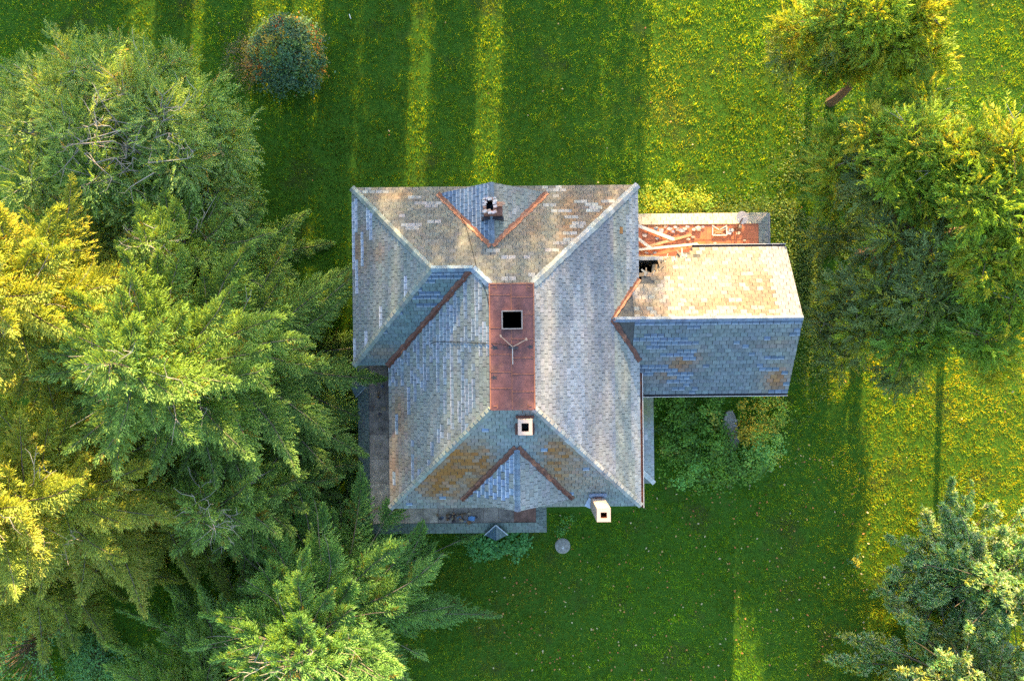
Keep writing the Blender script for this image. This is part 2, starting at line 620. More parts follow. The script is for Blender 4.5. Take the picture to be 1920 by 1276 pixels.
seam(DX0 - .03, DY0, DX0 - .03, DY1, .05); seam(DX1 + .03, DY0, DX1 + .03, DY1, .05); seam(DX0, DY1 + .03, DX1, DY1 + .03, .06)
mb.build('seam', M_SEAM, DECK)
mb = MB()
for a, b, c, d in ((hx0 - .05, hx0, hy0 - .05, hy1 + .05), (hx1, hx1 + .05, hy0 - .05, hy1 + .05), (hx0, hx1, hy0 - .05, hy0), (hx0, hx1, hy1, hy1 + .05)):
    mb.box(a, b, c, d, zt - .02, zt + .10)
mb.build('hatch_frame', surf_mat('weathered_frame', (.27, .235, .215), (.6, 1.3), 9, .7, .3), DECK)
mb = MB()
zb = 7.0
for q in ([(hx0, hy0), (hx1, hy0)], [(hx1, hy0), (hx1, hy1)], [(hx1, hy1), (hx0, hy1)], [(hx0, hy1), (hx0, hy0)]):
    (xa, ya), (xb, yb) = q
    mb.poly([(xa, ya, zb), (xb, yb, zb), (xb, yb, ZD - .1), (xa, ya, ZD - .1)])
mb.poly([(hx0, hy0, zb), (hx1, hy0, zb), (hx1, hy1, zb), (hx0, hy1, zb)])
mb.build('hatch_shaft', M_BLACK, DECK)

# dormer gables
def dormer(cx, hw, yf, plane, sgn, colL, colR, seed, vmat=None):
    zb_ = plane.z(cx, yf)
    zr = 9.045
    yb = yf - sgn * (zr - zb_) / plane.p
    pit = (zr - zb_) / hw
    pL = Plane((cx - hw, yf), (1, 0), zb_, pit)
    pR = Plane((cx + hw, yf), (-1, 0), zb_, pit)
    yo = yf + sgn * .04
    gL, gR = [[(cx - hw, yf), (cx, yo), (cx, yb)]], [[(cx + hw, yf), (cx, yo), (cx, yb)]]
    u = MB()
    under(u, gL, pL); under(u, gR, pR)
    yw = yf - sgn * .25
    zw = plane.z(cx, yw)
    u.poly([(cx - hw + .2, yw, zw), (cx + hw - .2, yw, zw), (cx, yw, zr - .15)])
    D = u.build('dormer_roof', M_UNDER, HOUSE)
    slope('slate_slope', gL, pL, colL, D, seed, exp=.25)
    slope('slate_slope', gR, pR, colR, D, seed + 1, exp=.25)
    valley('valley_flashing', (cx - hw, yf), (cx - .05, yb), mx(pL, plane), .15, D, seed + 2, vmat)
    valley('valley_flashing', (cx + hw, yf), (cx + .05, yb), mx(pR, plane), .15, D, seed + 3, vmat)
    cap('ridge_cap', (cx, yo), (cx, yb), mn(pL, pR), blueish, D, seed + 4, .13)
    return D, zr, yb


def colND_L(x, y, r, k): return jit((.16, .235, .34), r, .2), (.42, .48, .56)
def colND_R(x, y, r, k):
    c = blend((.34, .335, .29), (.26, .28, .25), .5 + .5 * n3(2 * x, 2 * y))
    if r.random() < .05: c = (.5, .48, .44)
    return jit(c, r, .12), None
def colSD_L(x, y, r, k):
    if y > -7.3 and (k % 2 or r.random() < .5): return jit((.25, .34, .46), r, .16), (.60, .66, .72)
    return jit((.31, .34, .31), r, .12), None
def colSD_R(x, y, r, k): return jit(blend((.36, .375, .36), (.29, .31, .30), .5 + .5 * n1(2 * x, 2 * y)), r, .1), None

M_VALLEYLIT = surf_mat('sunlit_valley_metal', (.33, .13, .07), (.5, 1.4), 6, .6, .4, .2, 20, stain=(.5, .32, .22), sscale=2.2, slo=.55, shi=.7)  # lighter copy of the valley metal with sunlight put into its colour
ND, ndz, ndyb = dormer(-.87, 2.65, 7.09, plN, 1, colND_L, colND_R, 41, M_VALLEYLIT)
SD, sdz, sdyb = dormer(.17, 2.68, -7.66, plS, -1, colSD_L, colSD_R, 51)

# east wing
WY, WZ, WX1 = .93, 7.61, 13.72
WN, WS, WE = 4.55, -2.76, 5.6
plWN = Plane((0, WN), (0, -1), WE, (WZ - WE) / (WN - WY))
plWS = Plane((0, WS), (0, 1), WE, (WZ - WE) / (WY - WS))
WX0 = E - (WZ - ZE) / plE.p


def jag(x):
    """edge of the collapsed corner: eave side line of what is still roofed"""
    if x < 6.35: return 2.75
    if x < 6.9: return 3.28 + .12 * math.sin(x * 21)
    if x < 7.4: return 3.62 + .08 * math.sin(x * 31)
    if x < 8.2: return 3.95 + .06 * math.sin(x * 19)
    if x < 9.0: return 4.25 + .04 * math.sin(x * 23)
    return 9


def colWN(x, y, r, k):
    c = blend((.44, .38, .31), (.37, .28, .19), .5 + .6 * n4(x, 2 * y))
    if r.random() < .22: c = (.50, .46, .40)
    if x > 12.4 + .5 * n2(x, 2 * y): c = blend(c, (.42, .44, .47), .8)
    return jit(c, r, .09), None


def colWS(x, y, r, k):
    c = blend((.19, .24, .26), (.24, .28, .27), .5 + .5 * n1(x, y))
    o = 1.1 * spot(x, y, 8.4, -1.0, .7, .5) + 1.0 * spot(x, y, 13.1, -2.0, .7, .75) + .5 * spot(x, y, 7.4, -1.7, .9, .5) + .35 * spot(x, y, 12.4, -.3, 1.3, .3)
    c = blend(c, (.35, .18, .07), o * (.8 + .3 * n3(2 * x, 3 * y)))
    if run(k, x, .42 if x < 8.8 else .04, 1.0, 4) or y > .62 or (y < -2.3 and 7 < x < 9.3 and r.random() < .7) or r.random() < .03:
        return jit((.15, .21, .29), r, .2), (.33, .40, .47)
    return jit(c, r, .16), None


polWN_keep = [[(WX0, WY), (WX1, WY), (WX1, WN), (9.0, WN), (9.0, WY)]]
polWN = [[(WX0, WY), (WX1, WY), (WX1, WN), (5.8, WN), (5.8, 3.0)]]
polWS = [[(WX0, WY), (WX1, WY), (WX1, WS), (5.8, WS), (5.8, -1.2)]]
mb = MB()
under(mb, [[(9.0, WY), (WX1, WY), (WX1, WN), (9.0, WN)]], plWN)
under(mb, polWS, plWS)
xs = [WX0, 5.4, 5.8, 6.1, 6.3, 6.42, 6.6, 6.72, 6.85, 6.97, 7.12, 7.25, 7.38, 7.5, 7.7, 7.9, 8.1, 8.3, 8.55, 8.8, 8.99]
for a, b in zip(xs[:-1], xs[1:]):
    ya, yb = jag(max(a, 6.0)), jag(max(b, 6.0))
    if b <= 6.0: ya, yb = WY + (a - WX0) * 1.9, WY + (b - WX0) * 1.9
    under(mb, [[(a, WY), (b, WY), (b, yb), (a, max(ya, WY + .01))]], plWN)
WING = mb.build('wing_roof', M_UNDER, HOUSE)
slope('slate_slope', polWN, plWN, colWN, WING, 7, tone=.62, keep=lambda x, y, r: y < jag(x) - .08 + r.uniform(-.1, .12) and not (spot(x, y, 6.6, 2.85, .33, .17) > .45) and not (abs(x - 10.55) < .22 and abs(y - 4.0) < .06) and not (abs(x - 9.1) < .12 and abs(y - 4.02) < .1), label='light tan slate slope with a broken corner')
slope('slate_slope', polWS, plWS, colWS, WING, 8, tone=.74, label='slate slope with blue shade put into its colour and orange moss patches')  # deeper blue and lower tone paint the shade of this side
cap('ridge_cap', (WX1, WY), (WX0, WY), mn(plWN, plWS), lambda r: jit((.17, .21, .27), r, .22), WING, 61, .13)
valley('valley_flashing', (WX0, WY), (E + .02, WY + (E - WX0) * 1.36), mx(plE, plWN), .13, WING, 62, M_VALLEYLIT)
valley('valley_flashing', (WX0, WY), (E + .02, WY - (E - WX0) * 1.36), mx(plE, plWS), .15, WING, 63)

rs = random.Random(17)
for i in range(26):
    mb = MB()
    x = rs.uniform(6.25, 8.9)
    y = jag(x) + rs.uniform(-.12, .1)
    z = plWN.z(x, y) + rs.uniform(-.02, .07)
    a = rs.gauss(1.2, .7)
    L = rs.uniform(.08, .3)
    mb.bar((x, y - .1, z + .05), (x + math.cos(a) * L, y + math.sin(a) * L, z - rs.uniform(-.02, .2)), rs.uniform(.03, .11), .02, jit(rs.choice([(.40, .34, .26), (.30, .22, .14), (.34, .33, .31), (.16, .11, .07)]), rs))
    mb.build('splinter', M_WOOD, WING)

# walls
mb = MB()
def wallbox(x0, x1, y0, y1, z1, t=.18):
    mb.box(x0, x1, y0, y0 + t, .0, z1); mb.box(x0, x1, y1 - t, y1, 0, z1)
    mb.box(x0, x0 + t, y0 + t, y1 - t, 0, z1); mb.box(x1 - t, x1, y0 + t, y1 - t, 0, z1)
wallbox(-5.6, 5.75, -7.65, 7.05, 6.6)
mb.build('house_wall', M_WALL, HOUSE)
mb = MB()
wallbox(-7.28, -5.62, -.72, 7.06, 6.6)
mb.build('house_wall', M_WALL, HOUSE)
mb = MB()
wallbox(5.77, 13.3, -2.35, 4.12, 5.55)
mb.mesh([(13.29, -2.3, 5.55), (13.29, 4.05, 5.55), (13.29, WY, 7.3), (13.12, -2.3, 5.55), (13.12, 4.05, 5.55), (13.12, WY, 7.3)], [(0, 1, 2), (5, 4, 3), (0, 2, 5, 3), (1, 4, 5, 2)])
mb.build('wing_wall', M_WALL, HOUSE)
mb = MB()
mb.box(5.95, 13.1, -2.15, 3.93, 2.6, 2.7)
mb.build('wing_floor', M_BLACK, HOUSE)


# chimneys
def chimney(x0, x1, y0, y1, z0, z1, wall, mat, col, cap_h=.0, course=.075, label=None, ragged=0.0, seed=0, flue=None):
    r = random.Random(seed)
    mb = MB()
    zt_ = z1
    # four walls round an open flue
    i0, i1, j0, j1 = x0 + wall, x1 - wall, y0 + wall, y1 - wall
    zi = z1 - 1.2
    vs = [(x0, y0), (x1, y0), (x1, y1), (x0, y1)]
    vi = [(i0, j0), (i1, j0), (i1, j1), (i0, j1)]
    for k in range(4):
        a, b, c, d = vs[k], vs[(k + 1) % 4], vi[(k + 1) % 4], vi[k]
        mb.poly([(*a, z0), (*b, z0), (*b, zt_), (*a, zt_)], col)
        mb.poly([(*a, zt_), (*b, zt_), (*c, zt_), (*d, zt_)], tuple(q * 1.05 for q in col))
    # brick courses standing a little proud, laid block by block
    nc = int((min(z1 - z0, 3.5)) / course)
    for q in range(nc):
        zc = z1 - (q + 1) * course
        for k in range(4):
            a, b = vs[k], vs[(k + 1) % 4]
            L = math.hypot(b[0] - a[0], b[1] - a[1])
            nb = max(2, round(L / .2))
            dx, dy = (b[0] - a[0]) / L, (b[1] - a[1]) / L
            nx, ny = dy, -dx
            for m in range(nb):
                s0 = L * m / nb + .006 + (.05 if q % 2 and m else 0)
                s1 = L * (m + 1) / nb - .006 + (.05 if q % 2 and m < nb - 1 else 0)
                if ragged and q < 2 and r.random() < ragged: continue
                o = .004 + r.uniform(0, .006)
                P = [(a[0] + dx * s + nx * o, a[1] + dy * s + ny * o) for s in (s0, s1)]
                cc = jit(col, r, .14)
                mb.poly([(*P[0], zc + .008), (*P[1], zc + .008), (*P[1], zc + course), (*P[0], zc + course)], cc)
    ch = mb.build('chimney', mat, HOUSE)
    if label: ch['label'] = label
    f = MB()
    for k in range(4):
        a, b = vi[k], vi[(k + 1) % 4]
        f.poly([(*a, zi), (*b, zi), (*b, z1 - .002), (*a, z1 - .002)], flue or (.05, .03, .025))
    f.poly([(*p, zi) for p in vi], (.008, .007, .007))
    f.build('flue', M_BRICK, ch)
    return ch


CREAM = (.44, .35, .30)
M_CREAM = surf_mat('cream_painted_brick', None, (.88, 1.1), 14, .8, .2, .3, 40, stain=(.46, .38, .33), sscale=4, slo=.4, shi=.6)
q0, q1 = at(1119, 978, 9.2), at(1145, 953, 9.2)
ch = chimney(q0.x - .08, q1.x - .08, q0.y - .04, q1.y - .04, 0, 9.2, .17, M_CREAM, CREAM, label='tall cream-painted chimney rising past the eave', seed=3, flue=(.35, .11, .05))
mb = MB()
cx0, cx1, cy1 = q0.x - .08, q1.x - .08, q1.y - .04
zc_ = plS.z(0, cy1)
mb.tube([(cx0 - .12, cy1 + .14, zc_ + .2), (cx1 + .1, cy1 + .15, zc_ + .2)], .09, 8)
mb.box(cx0 - .05, cx1 + .05, cy1 + .01, cy1 + .1, zc_ - .1, zc_ + .16)
mb.build('chimney_flashing', surf_mat('lead_flashing', (.20, .26, .36), (.7, 1.2), 8, .5, .4), ch)
mb = MB()
mb.poly([(cx0 - .3, q0.y + .08, 6.62), (cx0 - .02, q0.y - .05, 6.62), (cx0 - .02, cy1 - .05, plS.z(0, cy1) + .06), (cx0 - .12, cy1, plS.z(0, cy1) + .07)], (.3, .4, .55))
mb.build('step_flashing', surf_mat('step_lead', (.26, .34, .48), (.6, 1.3), 12, .5, .4), ch)
mb = MB()
mb.box(q0.x + .04, q1.x - .2, cy1 + .005, cy1 + .06, zc_ - .05, zc_ + .27)
mb.build('rust_flashing', M_VALLEY, ch)

c2 = at(983, 801, 10.75)
ch2 = chimney(c2.x - .31, c2.x + .31, c2.y - .33, c2.y + .33, 9.0, 10.75, .155, M_CREAM, (.48, .37, .31), label='small square brick chimney with pale mortar cap', seed=5)
mb = MB()
for a, b, c, d in ((c2.x - .4, c2.x + .4, c2.y + .33, c2.y + .45), (c2.x - .42, c2.x - .32, c2.y - .4, c2.y + .33), (c2.x + .32, c2.x + .42, c2.y - .4, c2.y + .33), (c2.x - .4, c2.x + .4, c2.y - .45, c2.y - .335)):
    zz = plS.z(0, (c + d) / 2)
    mb.mesh([(a, c, zz + .12), (b, c, zz + .12), (b, d, zz + .12), (a, d, zz + .12), (a, c, zz - .2), (b, c, zz - .2), (b, d, zz - .2), (a, d, zz - .2)], [(0, 1, 2, 3), (0, 4, 5, 1), (1, 5, 6, 2), (2, 6, 7, 3), (3, 7, 4, 0)])
mb.build('chimney_flashing', M_VALLEY, ch2)

c3 = at(921.5, 383, 9.95)
RB = (.30, .145, .10)
ch3 = chimney(c3.x - .30, c3.x + .26, c3.y - .36, c3.y + .32, 8.3, 9.85, .13, M_BRICK, RB, label='crumbling brick chimney with broken top', ragged=.5, seed=8)
mb = MB()
rr = random.Random(5)
for i in range(46):                                                      # loose crumbled mortar and brick ends on the rim
    sd = rr.choice('nsew')
    if sd in 'ns':
        x = c3.x + rr.uniform(-.3, .24); y = c3.y + (.26 if sd == 'n' else -.3) + rr.uniform(-.05, .05)
    else:
        x = c3.x + (-.24 if sd == 'w' else .2) + rr.uniform(-.04, .04); y = c3.y + rr.uniform(-.34, .3)
    s = rr.uniform(.04, .085)
    z = 9.85 + rr.uniform(-.01, .05)
    mb.bar((x - s, y - s * .3, z), (x + s, y + s * .3, z + rr.uniform(-.02, .03)), s * 1.3, s * 1.2, jit(rr.choice([(.46, .45, .44), (.40, .38, .40), (.30, .19, .15), (.38, .28, .22)]), rr))
mb.build('crumbled_rim', M_BRICK, ch3)
mb = MB()
for i in range(9):                                                       # lower stub of the same stack, offset courses
    o = .015 * math.sin(i * 2.3)
    mb.box(c3.x + .27 + o, c3.x + .52 + o, c3.y - .36, c3.y + .10, 8.3 + i * .13, 8.3 + i * .13 + .118, jit(RB, rr, .2))
mb.box(c3.x + .27, c3.x + .66, c3.y + .06, c3.y + .2, 9.47, 9.56, (.52, .33, .22))
mb.box(c3.x + .27, c3.x + .55, c3.y - .02, c3.y + .12, 9.57, 9.64, (.45, .25, .16))
mb.build('broken_stub', M_BRICK, ch3)
mb = MB()
mb.box(c3.x - .42, c3.x + .58, c3.y - .5, c3.y - .37, 8.6, 9.06, (.05, .04, .05))
mb.build('chimney_flashing', M_DARKMETAL, ch3)


# porch roofs
def skirt(parent, polys, pl, seed, col): return slope('slate_skirt', polys, pl, col, parent, seed, exp=.24)
def colSk(x, y, r, k):
    c = blend((.13, .185, .165), (.16, .20, .19), .5 + .5 * n1(x, y))
    return jit(c, r, .12), None
def colSkT(x, y, r, k): return jit(blend((.56, .48, .36), (.46, .40, .31), .5 + .5 * n4(x, y)), r, .1), None
def colSkE(x, y, r, k): return jit(blend((.30, .33, .29), (.40, .39, .34), .5 + .5 * n4(x, y)), r, .1), None
def colLean(x, y, r, k):
    c = blend((.34, .37, .36), (.40, .43, .43), .5 + .5 * n1(x, y))
    c = blend(c, (.23, .26, .10), .9 * spot(x, y, 6.9, -3.8, .8, .7) + .4 * spot(x, y, 6.9, -3.0, .8, .5))
    if r.random() < .03: c = (.55, .56, .56)
    return jit(c, r, .1), None


def posts(parent, pts, z1):
    for x, y in pts:
        m = MB()
        m.box(x - .08, x + .08, y - .08, y + .08, .0, z1)
        m.box(x - .12, x + .12, y - .12, y + .12, .0, .2)
        m.box(x - .12, x + .12, y - .12, y + .12, z1 - .15, z1 + .002)
        m.build('porch_post', M_PAINTW, parent)


# north-east porch
EI, EO, NI, NO = 13.05, 13.68, 6.02, 6.66
mb = MB()
mb.box(5.77, EI, 4.13, NI, 3.35, 3.6)
PNE = mb.build('porch_roof', surf_mat('bright_rust_sheet', (.46, .155, .075), (.7, 1.25), 2.2, .6, .35, .2, 14, stain=(.56, .24, .06), sscale=.9, slo=.55, shi=.75), HOUSE)
PNE['label'] = 'flat orange-rust porch roof littered with fallen boards'
pk1 = Plane((0, NO), (0, -1), 3.25, .36 / (NO - NI))
pk2 = Plane((EO, 0), (-1, 0), 3.25, .36 / (EO - EI))
u = MB()
sk1 = [[(5.77, NO), (EO, NO), (EI, NI), (5.77, NI)]]
sk2 = [[(EO, NO), (EI, NI), (EI, 4.13), (EO, 4.13)]]
under(u, sk1, pk1); under(u, sk2, pk2)
u.build('skirt_boarding', M_UNDER, PNE)
skirt(PNE, sk1, pk1, 71, colSkT); skirt(PNE, sk2, pk2, 72, colSkE)
mb = MB()
for x in (7.2, 8.75, 10.3, 11.85): mb.bar((x, 4.14, 3.606), (x, NI - .02, 3.606), .02, .016)
mb.bar((5.8, 5.2, 3.608), (EI - .02, 5.2, 3.608), .02, .016)
mb.build('seam', M_SEAM, PNE)
mb = MB()
mb.box(EO + .005, EO + .10, 4.2, NO - .02, 3.1, 3.2); mb.box(EO + .08, EO + .11, 4.2, NO - .02, 3.2, 3.27)
mb.build('gutter', M_GREY, PNE)
mb = MB()
mb.box(5.77, EI + .3, 4.13, NI + .3, 0.0, .45)
mb.build('porch_floor', M_WALL, PNE)
posts(PNE, [(EI + .15, NI + .15), (10.6, NI + .15), (8.2, NI + .15)], 3.35)

# south-west wrap-round porch
WI, WO, SI, SO, PEI, PEO = -7.6, -8.27, -9.63, -10.26, 1.18, 1.75
mb = MB()
mb.box(WI, -5.605, SI, -.735, 3.2, 3.44); mb.box(-5.605, PEI, SI, -7.655, 3.2, 3.44)
PSW = mb.build('porch_roof', M_TAR, HOUSE)
PSW['label'] = 'flat brown wrap-round porch roof with debris'
kp = .38
pa = Plane((WO, 0), (1, 0), 3.07, kp / (WI - WO))
pb = Plane((0, SO), (0, 1), 3.07, kp / (SI - SO))
pc = Plane((PEO, 0), (-1, 0), 3.07, kp / (PEO - PEI))
sa = [[(WO, SO), (WI, SI), (WI, -.735), (WO, -.735)]]
sb = [[(WO, SO), (PEO, SO), (PEI, SI), (WI, SI)]]
sc_ = [[(PEO, SO), (PEO, -7.66), (PEI, -7.66), (PEI, SI)]]
u = MB()
for a, b in ((sa, pa), (sb, pb), (sc_, pc)): under(u, a, b)
u.build('skirt_boarding', M_UNDER, PSW)
for i, (a, b) in enumerate(((sa, pa), (sb, pb), (sc_, pc))): skirt(PSW, a, b, 81 + i, colSk)
mb = MB()
for y in (-2.3, -3.6, -4.9, -6.2, -7.5): mb.bar((WI, y, 3.445), (-5.61, y, 3.445), .018, .012)
mb.bar((-6.6, -1, 3.446), (-6.6, SI, 3.446), .018, .012)
for x in (-4.8, -4.0, -3.2, -2.4, -1.6, -.8, 0, .7): mb.bar((x, SI, 3.445), (x, -7.66, 3.445), .018, .012)
mb.build('seam', surf_mat('tar_seam', (.15, .11, .085), (.5, 1.4), 5, .8, .2), PSW)
m = MB()
rp = random.Random(6)
TAN_, DK_, RD_ = (.46, .39, .31), (.17, .15, .135), (.19, .105, .08)
xs_ = [WI, -6.6, -5.61]
ys_ = [-.74, -1.5, -2.3, -3.6, -4.9, -6.2, -7.5, -8.4, SI]
for a in range(8):
    for b in range(2):
        t = blend(DK_, TAN_, (.15, .2, .05, .15, .45, .7, .95, .8)[a] * rp.uniform(.6, 1.1))
        m.poly([(xs_[b] + .01, ys_[a + 1] + .01, 3.4445), (xs_[b + 1] - .01, ys_[a + 1] + .01, 3.4445), (xs_[b + 1] - .01, ys_[a] - .01, 3.4445), (xs_[b] + .01, ys_[a] - .01, 3.4445)], t)
xs_ = [-5.61, -4.8, -4.0, -3.2, -2.4, -1.6, -.8, 0, .7, PEI]
for a in range(9):
    t = blend(DK_, TAN_, (.9, .75, .35, .1, .15, .2, .1, 0, 0)[a] * rp.uniform(.7, 1.1))
    if a > 6: t = RD_
    m.poly([(xs_[a] + .01, SI + .01, 3.4445), (xs_[a + 1] - .01, SI + .01, 3.4445), (xs_[a + 1] - .01, -7.67, 3.4445), (xs_[a] + .01, -7.67, 3.4445)], t)
m.build('roofing_sheet', surf_mat('roofing_sheet', None, (.45, 1.5), 2.2, .85, .2, .2, 25), PSW)


def gablet(cx, cy, dx, dy, seed):
    """little gable standing on the porch skirt, facing (dx, dy)"""
    tx, ty = -dy, dx
    hw, dep, zb2, zr2 = .62, .6, 3.12, 3.78
    fx, fy = cx + dx * .1, cy + dy * .1
    m = MB()
    A = (fx + tx * hw, fy + ty * hw, zb2); B = (fx - tx * hw, fy - ty * hw, zb2)
    R_ = (fx + dx * .12, fy + dy * .12, zr2); K = (cx - dx * dep, cy - dy * dep, zr2 - .02)
    m.poly([A, R_, K], (.12, .17, .19)); m.poly([R_, B, K], (.09, .14, .19)); m.poly([A, B, R_], (.3, .3, .3))
    rr_ = random.Random(seed)
    for side, c in ((A, (.13, .18, .19)), (B, (.09, .15, .20))):
        for q in range(4):
            t0, t1 = q / 4, (q + 1) / 4 - .02
            P0, P1 = Vector(side).lerp(Vector(R_), t0), Vector(side).lerp(Vector(R_), t1)
            Q0, Q1 = Vector(side).lerp(Vector(K), t0), Vector(side).lerp(Vector(K), t1)
            up_ = Vector((0, 0, .02))
            m.poly([P0 + up_ * 1.6, P1 + up_, Q1 + up_, Q0 + up_ * 1.6], jit(c, rr_, .12))
        m.bar(Vector(side) + Vector((0, 0, .05)), Vector(K) + Vector((0, 0, .05)), .05, .03, (.36, .41, .47))
    g = m.build('gablet', M_SHINGLE, PSW)
gablet(WO, -2.33, -1, 0, 3)
gablet(-.95, SO, 0, -1, 4)
mb = MB()
mb.box(WO + .4, -5.61, SO + .4, -.74, 0, .45); mb.box(-5.609, PEO - .4, SO + .4, -7.66, 0, .45)
mb.build('porch_floor', M_WALL, PSW)
posts(PSW, [(WI - .2, SI - .2), (WI - .2, -6.5), (WI - .2, -3.6), (WI - .2, -1.0), (-4.5, SI - .2), (-1.8, SI - .2), (PEI + .1, SI - .2)], 3.2)

# lean-to on the south-east
LX0, LX1, LS = 5.76, 7.5, -7.68
pl1 = Plane((LX1, 0), (-1, 0), 3.2, .55)
pl2 = Plane((0, LS), (0, 1), 3.2, .55)
la = [[(LX1, LS), (LX1, -2.36), (LX0, -2.36), (LX0, LS + (LX1 - LX0))]]
lb = [[(LX1, LS), (LX0, LS + (LX1 - LX0)), (LX0, LS)]]
u = MB()
under(u, la, pl1); under(u, lb, pl2)
u.box(LX0, LX1 - .35, LS + .35, -2.37, 0, 3.25)
LEAN = u.build('lean_to', M_WALL, HOUSE)
slope('slate_slope', la, pl1, colLean, LEAN, 91)
slope('slate_slope', lb, pl2, colSk, LEAN, 92)
cap('hip_cap', (LX1, LS), (LX0, LS + (LX1 - LX0)), mn(pl1, pl2), lambda r: jit((.48, .50, .50), r), LEAN, 93, .13)

# gutters
def gutter(x0, y0, x1, y1, z, out, label, lipcol):
    d = Vector((x1 - x0, y1 - y0)).normalized()
    o = Vector(out)
    m = MB()
    for i in range(6):
        t0, t1 = math.pi * i / 6, math.pi * (i + 1) / 6
        a0, a1 = .06 - .06 * math.cos(t0), .06 - .06 * math.cos(t1)
        b0, b1 = -.075 * math.sin(t0), -.075 * math.sin(t1)
        m.poly([(x0 + o.x * a0, y0 + o.y * a0, z + b0), (x1 + o.x * a0, y1 + o.y * a0, z + b0), (x1 + o.x * a1, y1 + o.y * a1, z + b1), (x0 + o.x * a1, y0 + o.y * a1, z + b1)])
    g = m.build('gutter', M_VALLEY if lipcol else M_DARKMETAL, HOUSE)
    if label: g['label'] = label
    m = MB()
    m.bar((x0 + o.x * .132, y0 + o.y * .132, z), (x1 + o.x * .132, y1 + o.y * .132, z), .028, .04)
    m.build('gutter_lip', M_PAINTW, g)
gutter(E, S - .1, E, -1.65, ZE - .02, (1, 0), 'rusty gutter with a white lip', True)
gutter(9.05, WN, WX1, WN, WE - .02, (0, 1), 'dark gutter', False)
gutter(6.3, WS, WX1, WS, WE - .02, (0, -1), 'dark gutter with a white lip', False)

# ------------------------------------------------------------------ ground
def vnoise(seed, s0, s1, n=9):
    """two octaves of lattice noise, feature size about 3 / s0 down to 3 / s1 metres, roughly unit variance"""
    r = np.random.default_rng(seed)
    T = [r.normal(size=(257, 257)) for _ in range(3)]
    fr = [(s0 / 3.0, .3), (math.sqrt(s0 * s1) / 3.0, 1.1), (s1 / 3.0, 2.0)]
    def f(x, y):
        t = 0
        for (k, a), M in zip(fr, T):
            c, q = math.cos(a), math.sin(a)
            u, v = (x * c - y * q) * k + 90.5, (x * q + y * c) * k + 90.5
            iu, iv = np.floor(u).astype(int), np.floor(v).astype(int)
            fu, fv = u - iu, v - iv
            fu, fv = fu * fu * (3 - 2 * fu), fv * fv * (3 - 2 * fv)
            iu %= 256; iv %= 256
            t = t + (M[iu, iv] * (1 - fu) + M[iu + 1, iv] * fu) * (1 - fv) + (M[iu, iv + 1] * (1 - fu) + M[iu + 1, iv + 1] * fu) * fv
        return t * .8
    return f


m, nt, out = new_mat('lawn_soil')
p = N(nt, 'ShaderNodeBsdfPrincipled')
p.inputs['Roughness'].default_value = .95
p.inputs['Specular IOR Level'].default_value = .05
c = mixcol(nt, ramp(nt, noise(nt, 3.5, 6, .7), .35, .65), (.035, .10, .010), (.06, .14, .015))
c = mixcol(nt, ramp(nt, noise(nt, .35, 4, .6), .55, .75), c, (.06, .065, .02))
nt.links.new(c, p.inputs['Base Color'])
b = N(nt, 'ShaderNodeBump')
b.inputs['Strength'].default_value = .6
b.inputs['Distance'].default_value = .05
nt.links.new(noise(nt, 14, 4, .7), b.inputs['Height'])
nt.links.new(b.outputs[0], p.inputs['Normal'])
nt.links.new(p.outputs[0], out.inputs[0])
g = MB()
g.box(-220, 220, -220, 220, -1.0, 0)
tag(g.build('lawn', m), 'mown green lawn round the derelict house', 'lawn', kind='structure')

# grass: one sheet of separate blades
def inside_house(x, y):
    return ((x > -8.0) & (x < 6.9) & (y > -9.9) & (y < 7.0)) | ((x > 5) & (x < 13.4) & (y > -2.3) & (y < 6.5))

n = 900000
gx = RNG.uniform(-33, 33, n)
gy = RNG.uniform(-23, 23, n)
kp_ = ~inside_house(gx, gy)
gx, gy = gx[kp_], gy[kp_]
n = len(gx)
fA, fB, fC, fD = vnoise(1, .15, .5), vnoise(2, .8, 2.2), vnoise(3, 3, 7), vnoise(4, 9, 24)
az = RNG.uniform(0, 2 * np.pi, n) + .6 * fB(gx, gy)
ln = RNG.uniform(.055, .13, n) * np.clip(1 + .25 * fC(gx, gy) + .26 * fD(gx, gy), .35, 2)
tilt = RNG.uniform(.25, 1.1, n)
wd = RNG.uniform(.013, .028, n)
d = np.stack([np.cos(az) * np.sin(tilt), np.sin(az) * np.sin(tilt), np.cos(tilt)], 1)
sd = np.stack([-np.sin(az), np.cos(az), np.zeros(n)], 1)
P0 = np.stack([gx, gy, np.zeros(n)], 1)
V = np.empty((n, 3, 3), np.float32)
V[:, 0] = P0 - sd * wd[:, None]
V[:, 1] = P0 + sd * wd[:, None]
V[:, 2] = P0 + d * ln[:, None]
gc = np.array([.110, .268, .014]) * np.ones((n, 1))
mixd = np.clip(.5 + .35 * fA(gx, gy) + .25 * fB(gx, gy), 0, 1)[:, None]
gc = gc * (1 - mixd * .45) + np.array([.075, .215, .012]) * mixd * .45
yl = (RNG.random(n) < (.05 + .03 * fA(gx + 7, gy))) & (RNG.random(n) < .9)
gc[yl] = np.array([.175, .30, .02])
dry = np.exp(-(((gx + 1) / 4.5) ** 2 + ((gy + 15.5) / 4.5) ** 2)) * .55 + np.exp(-(((gx - 9) / 3) ** 2 + ((gy - 14) / 4) ** 2)) * .22
dry = np.clip(dry * (.8 + .4 * fB(gx, gy)), 0, .7)[:, None]
gc = gc * (1 - dry) + np.array([.15, .185, .045]) * dry
yb_ = np.clip((gx - 14) / 6, 0, 1) * np.clip((5 - gy) / 6, 0, 1)  # sunlit yellow of the lower right lawn, put into the blade colour
yb_ = (np.clip(yb_ * .6 * (.8 + .12 * fC(gx, gy) + .16 * fB(gx, gy)), 0, .8))[:, None]
gc = gc * (1 - yb_) + np.array([.25, .37, .02]) * yb_
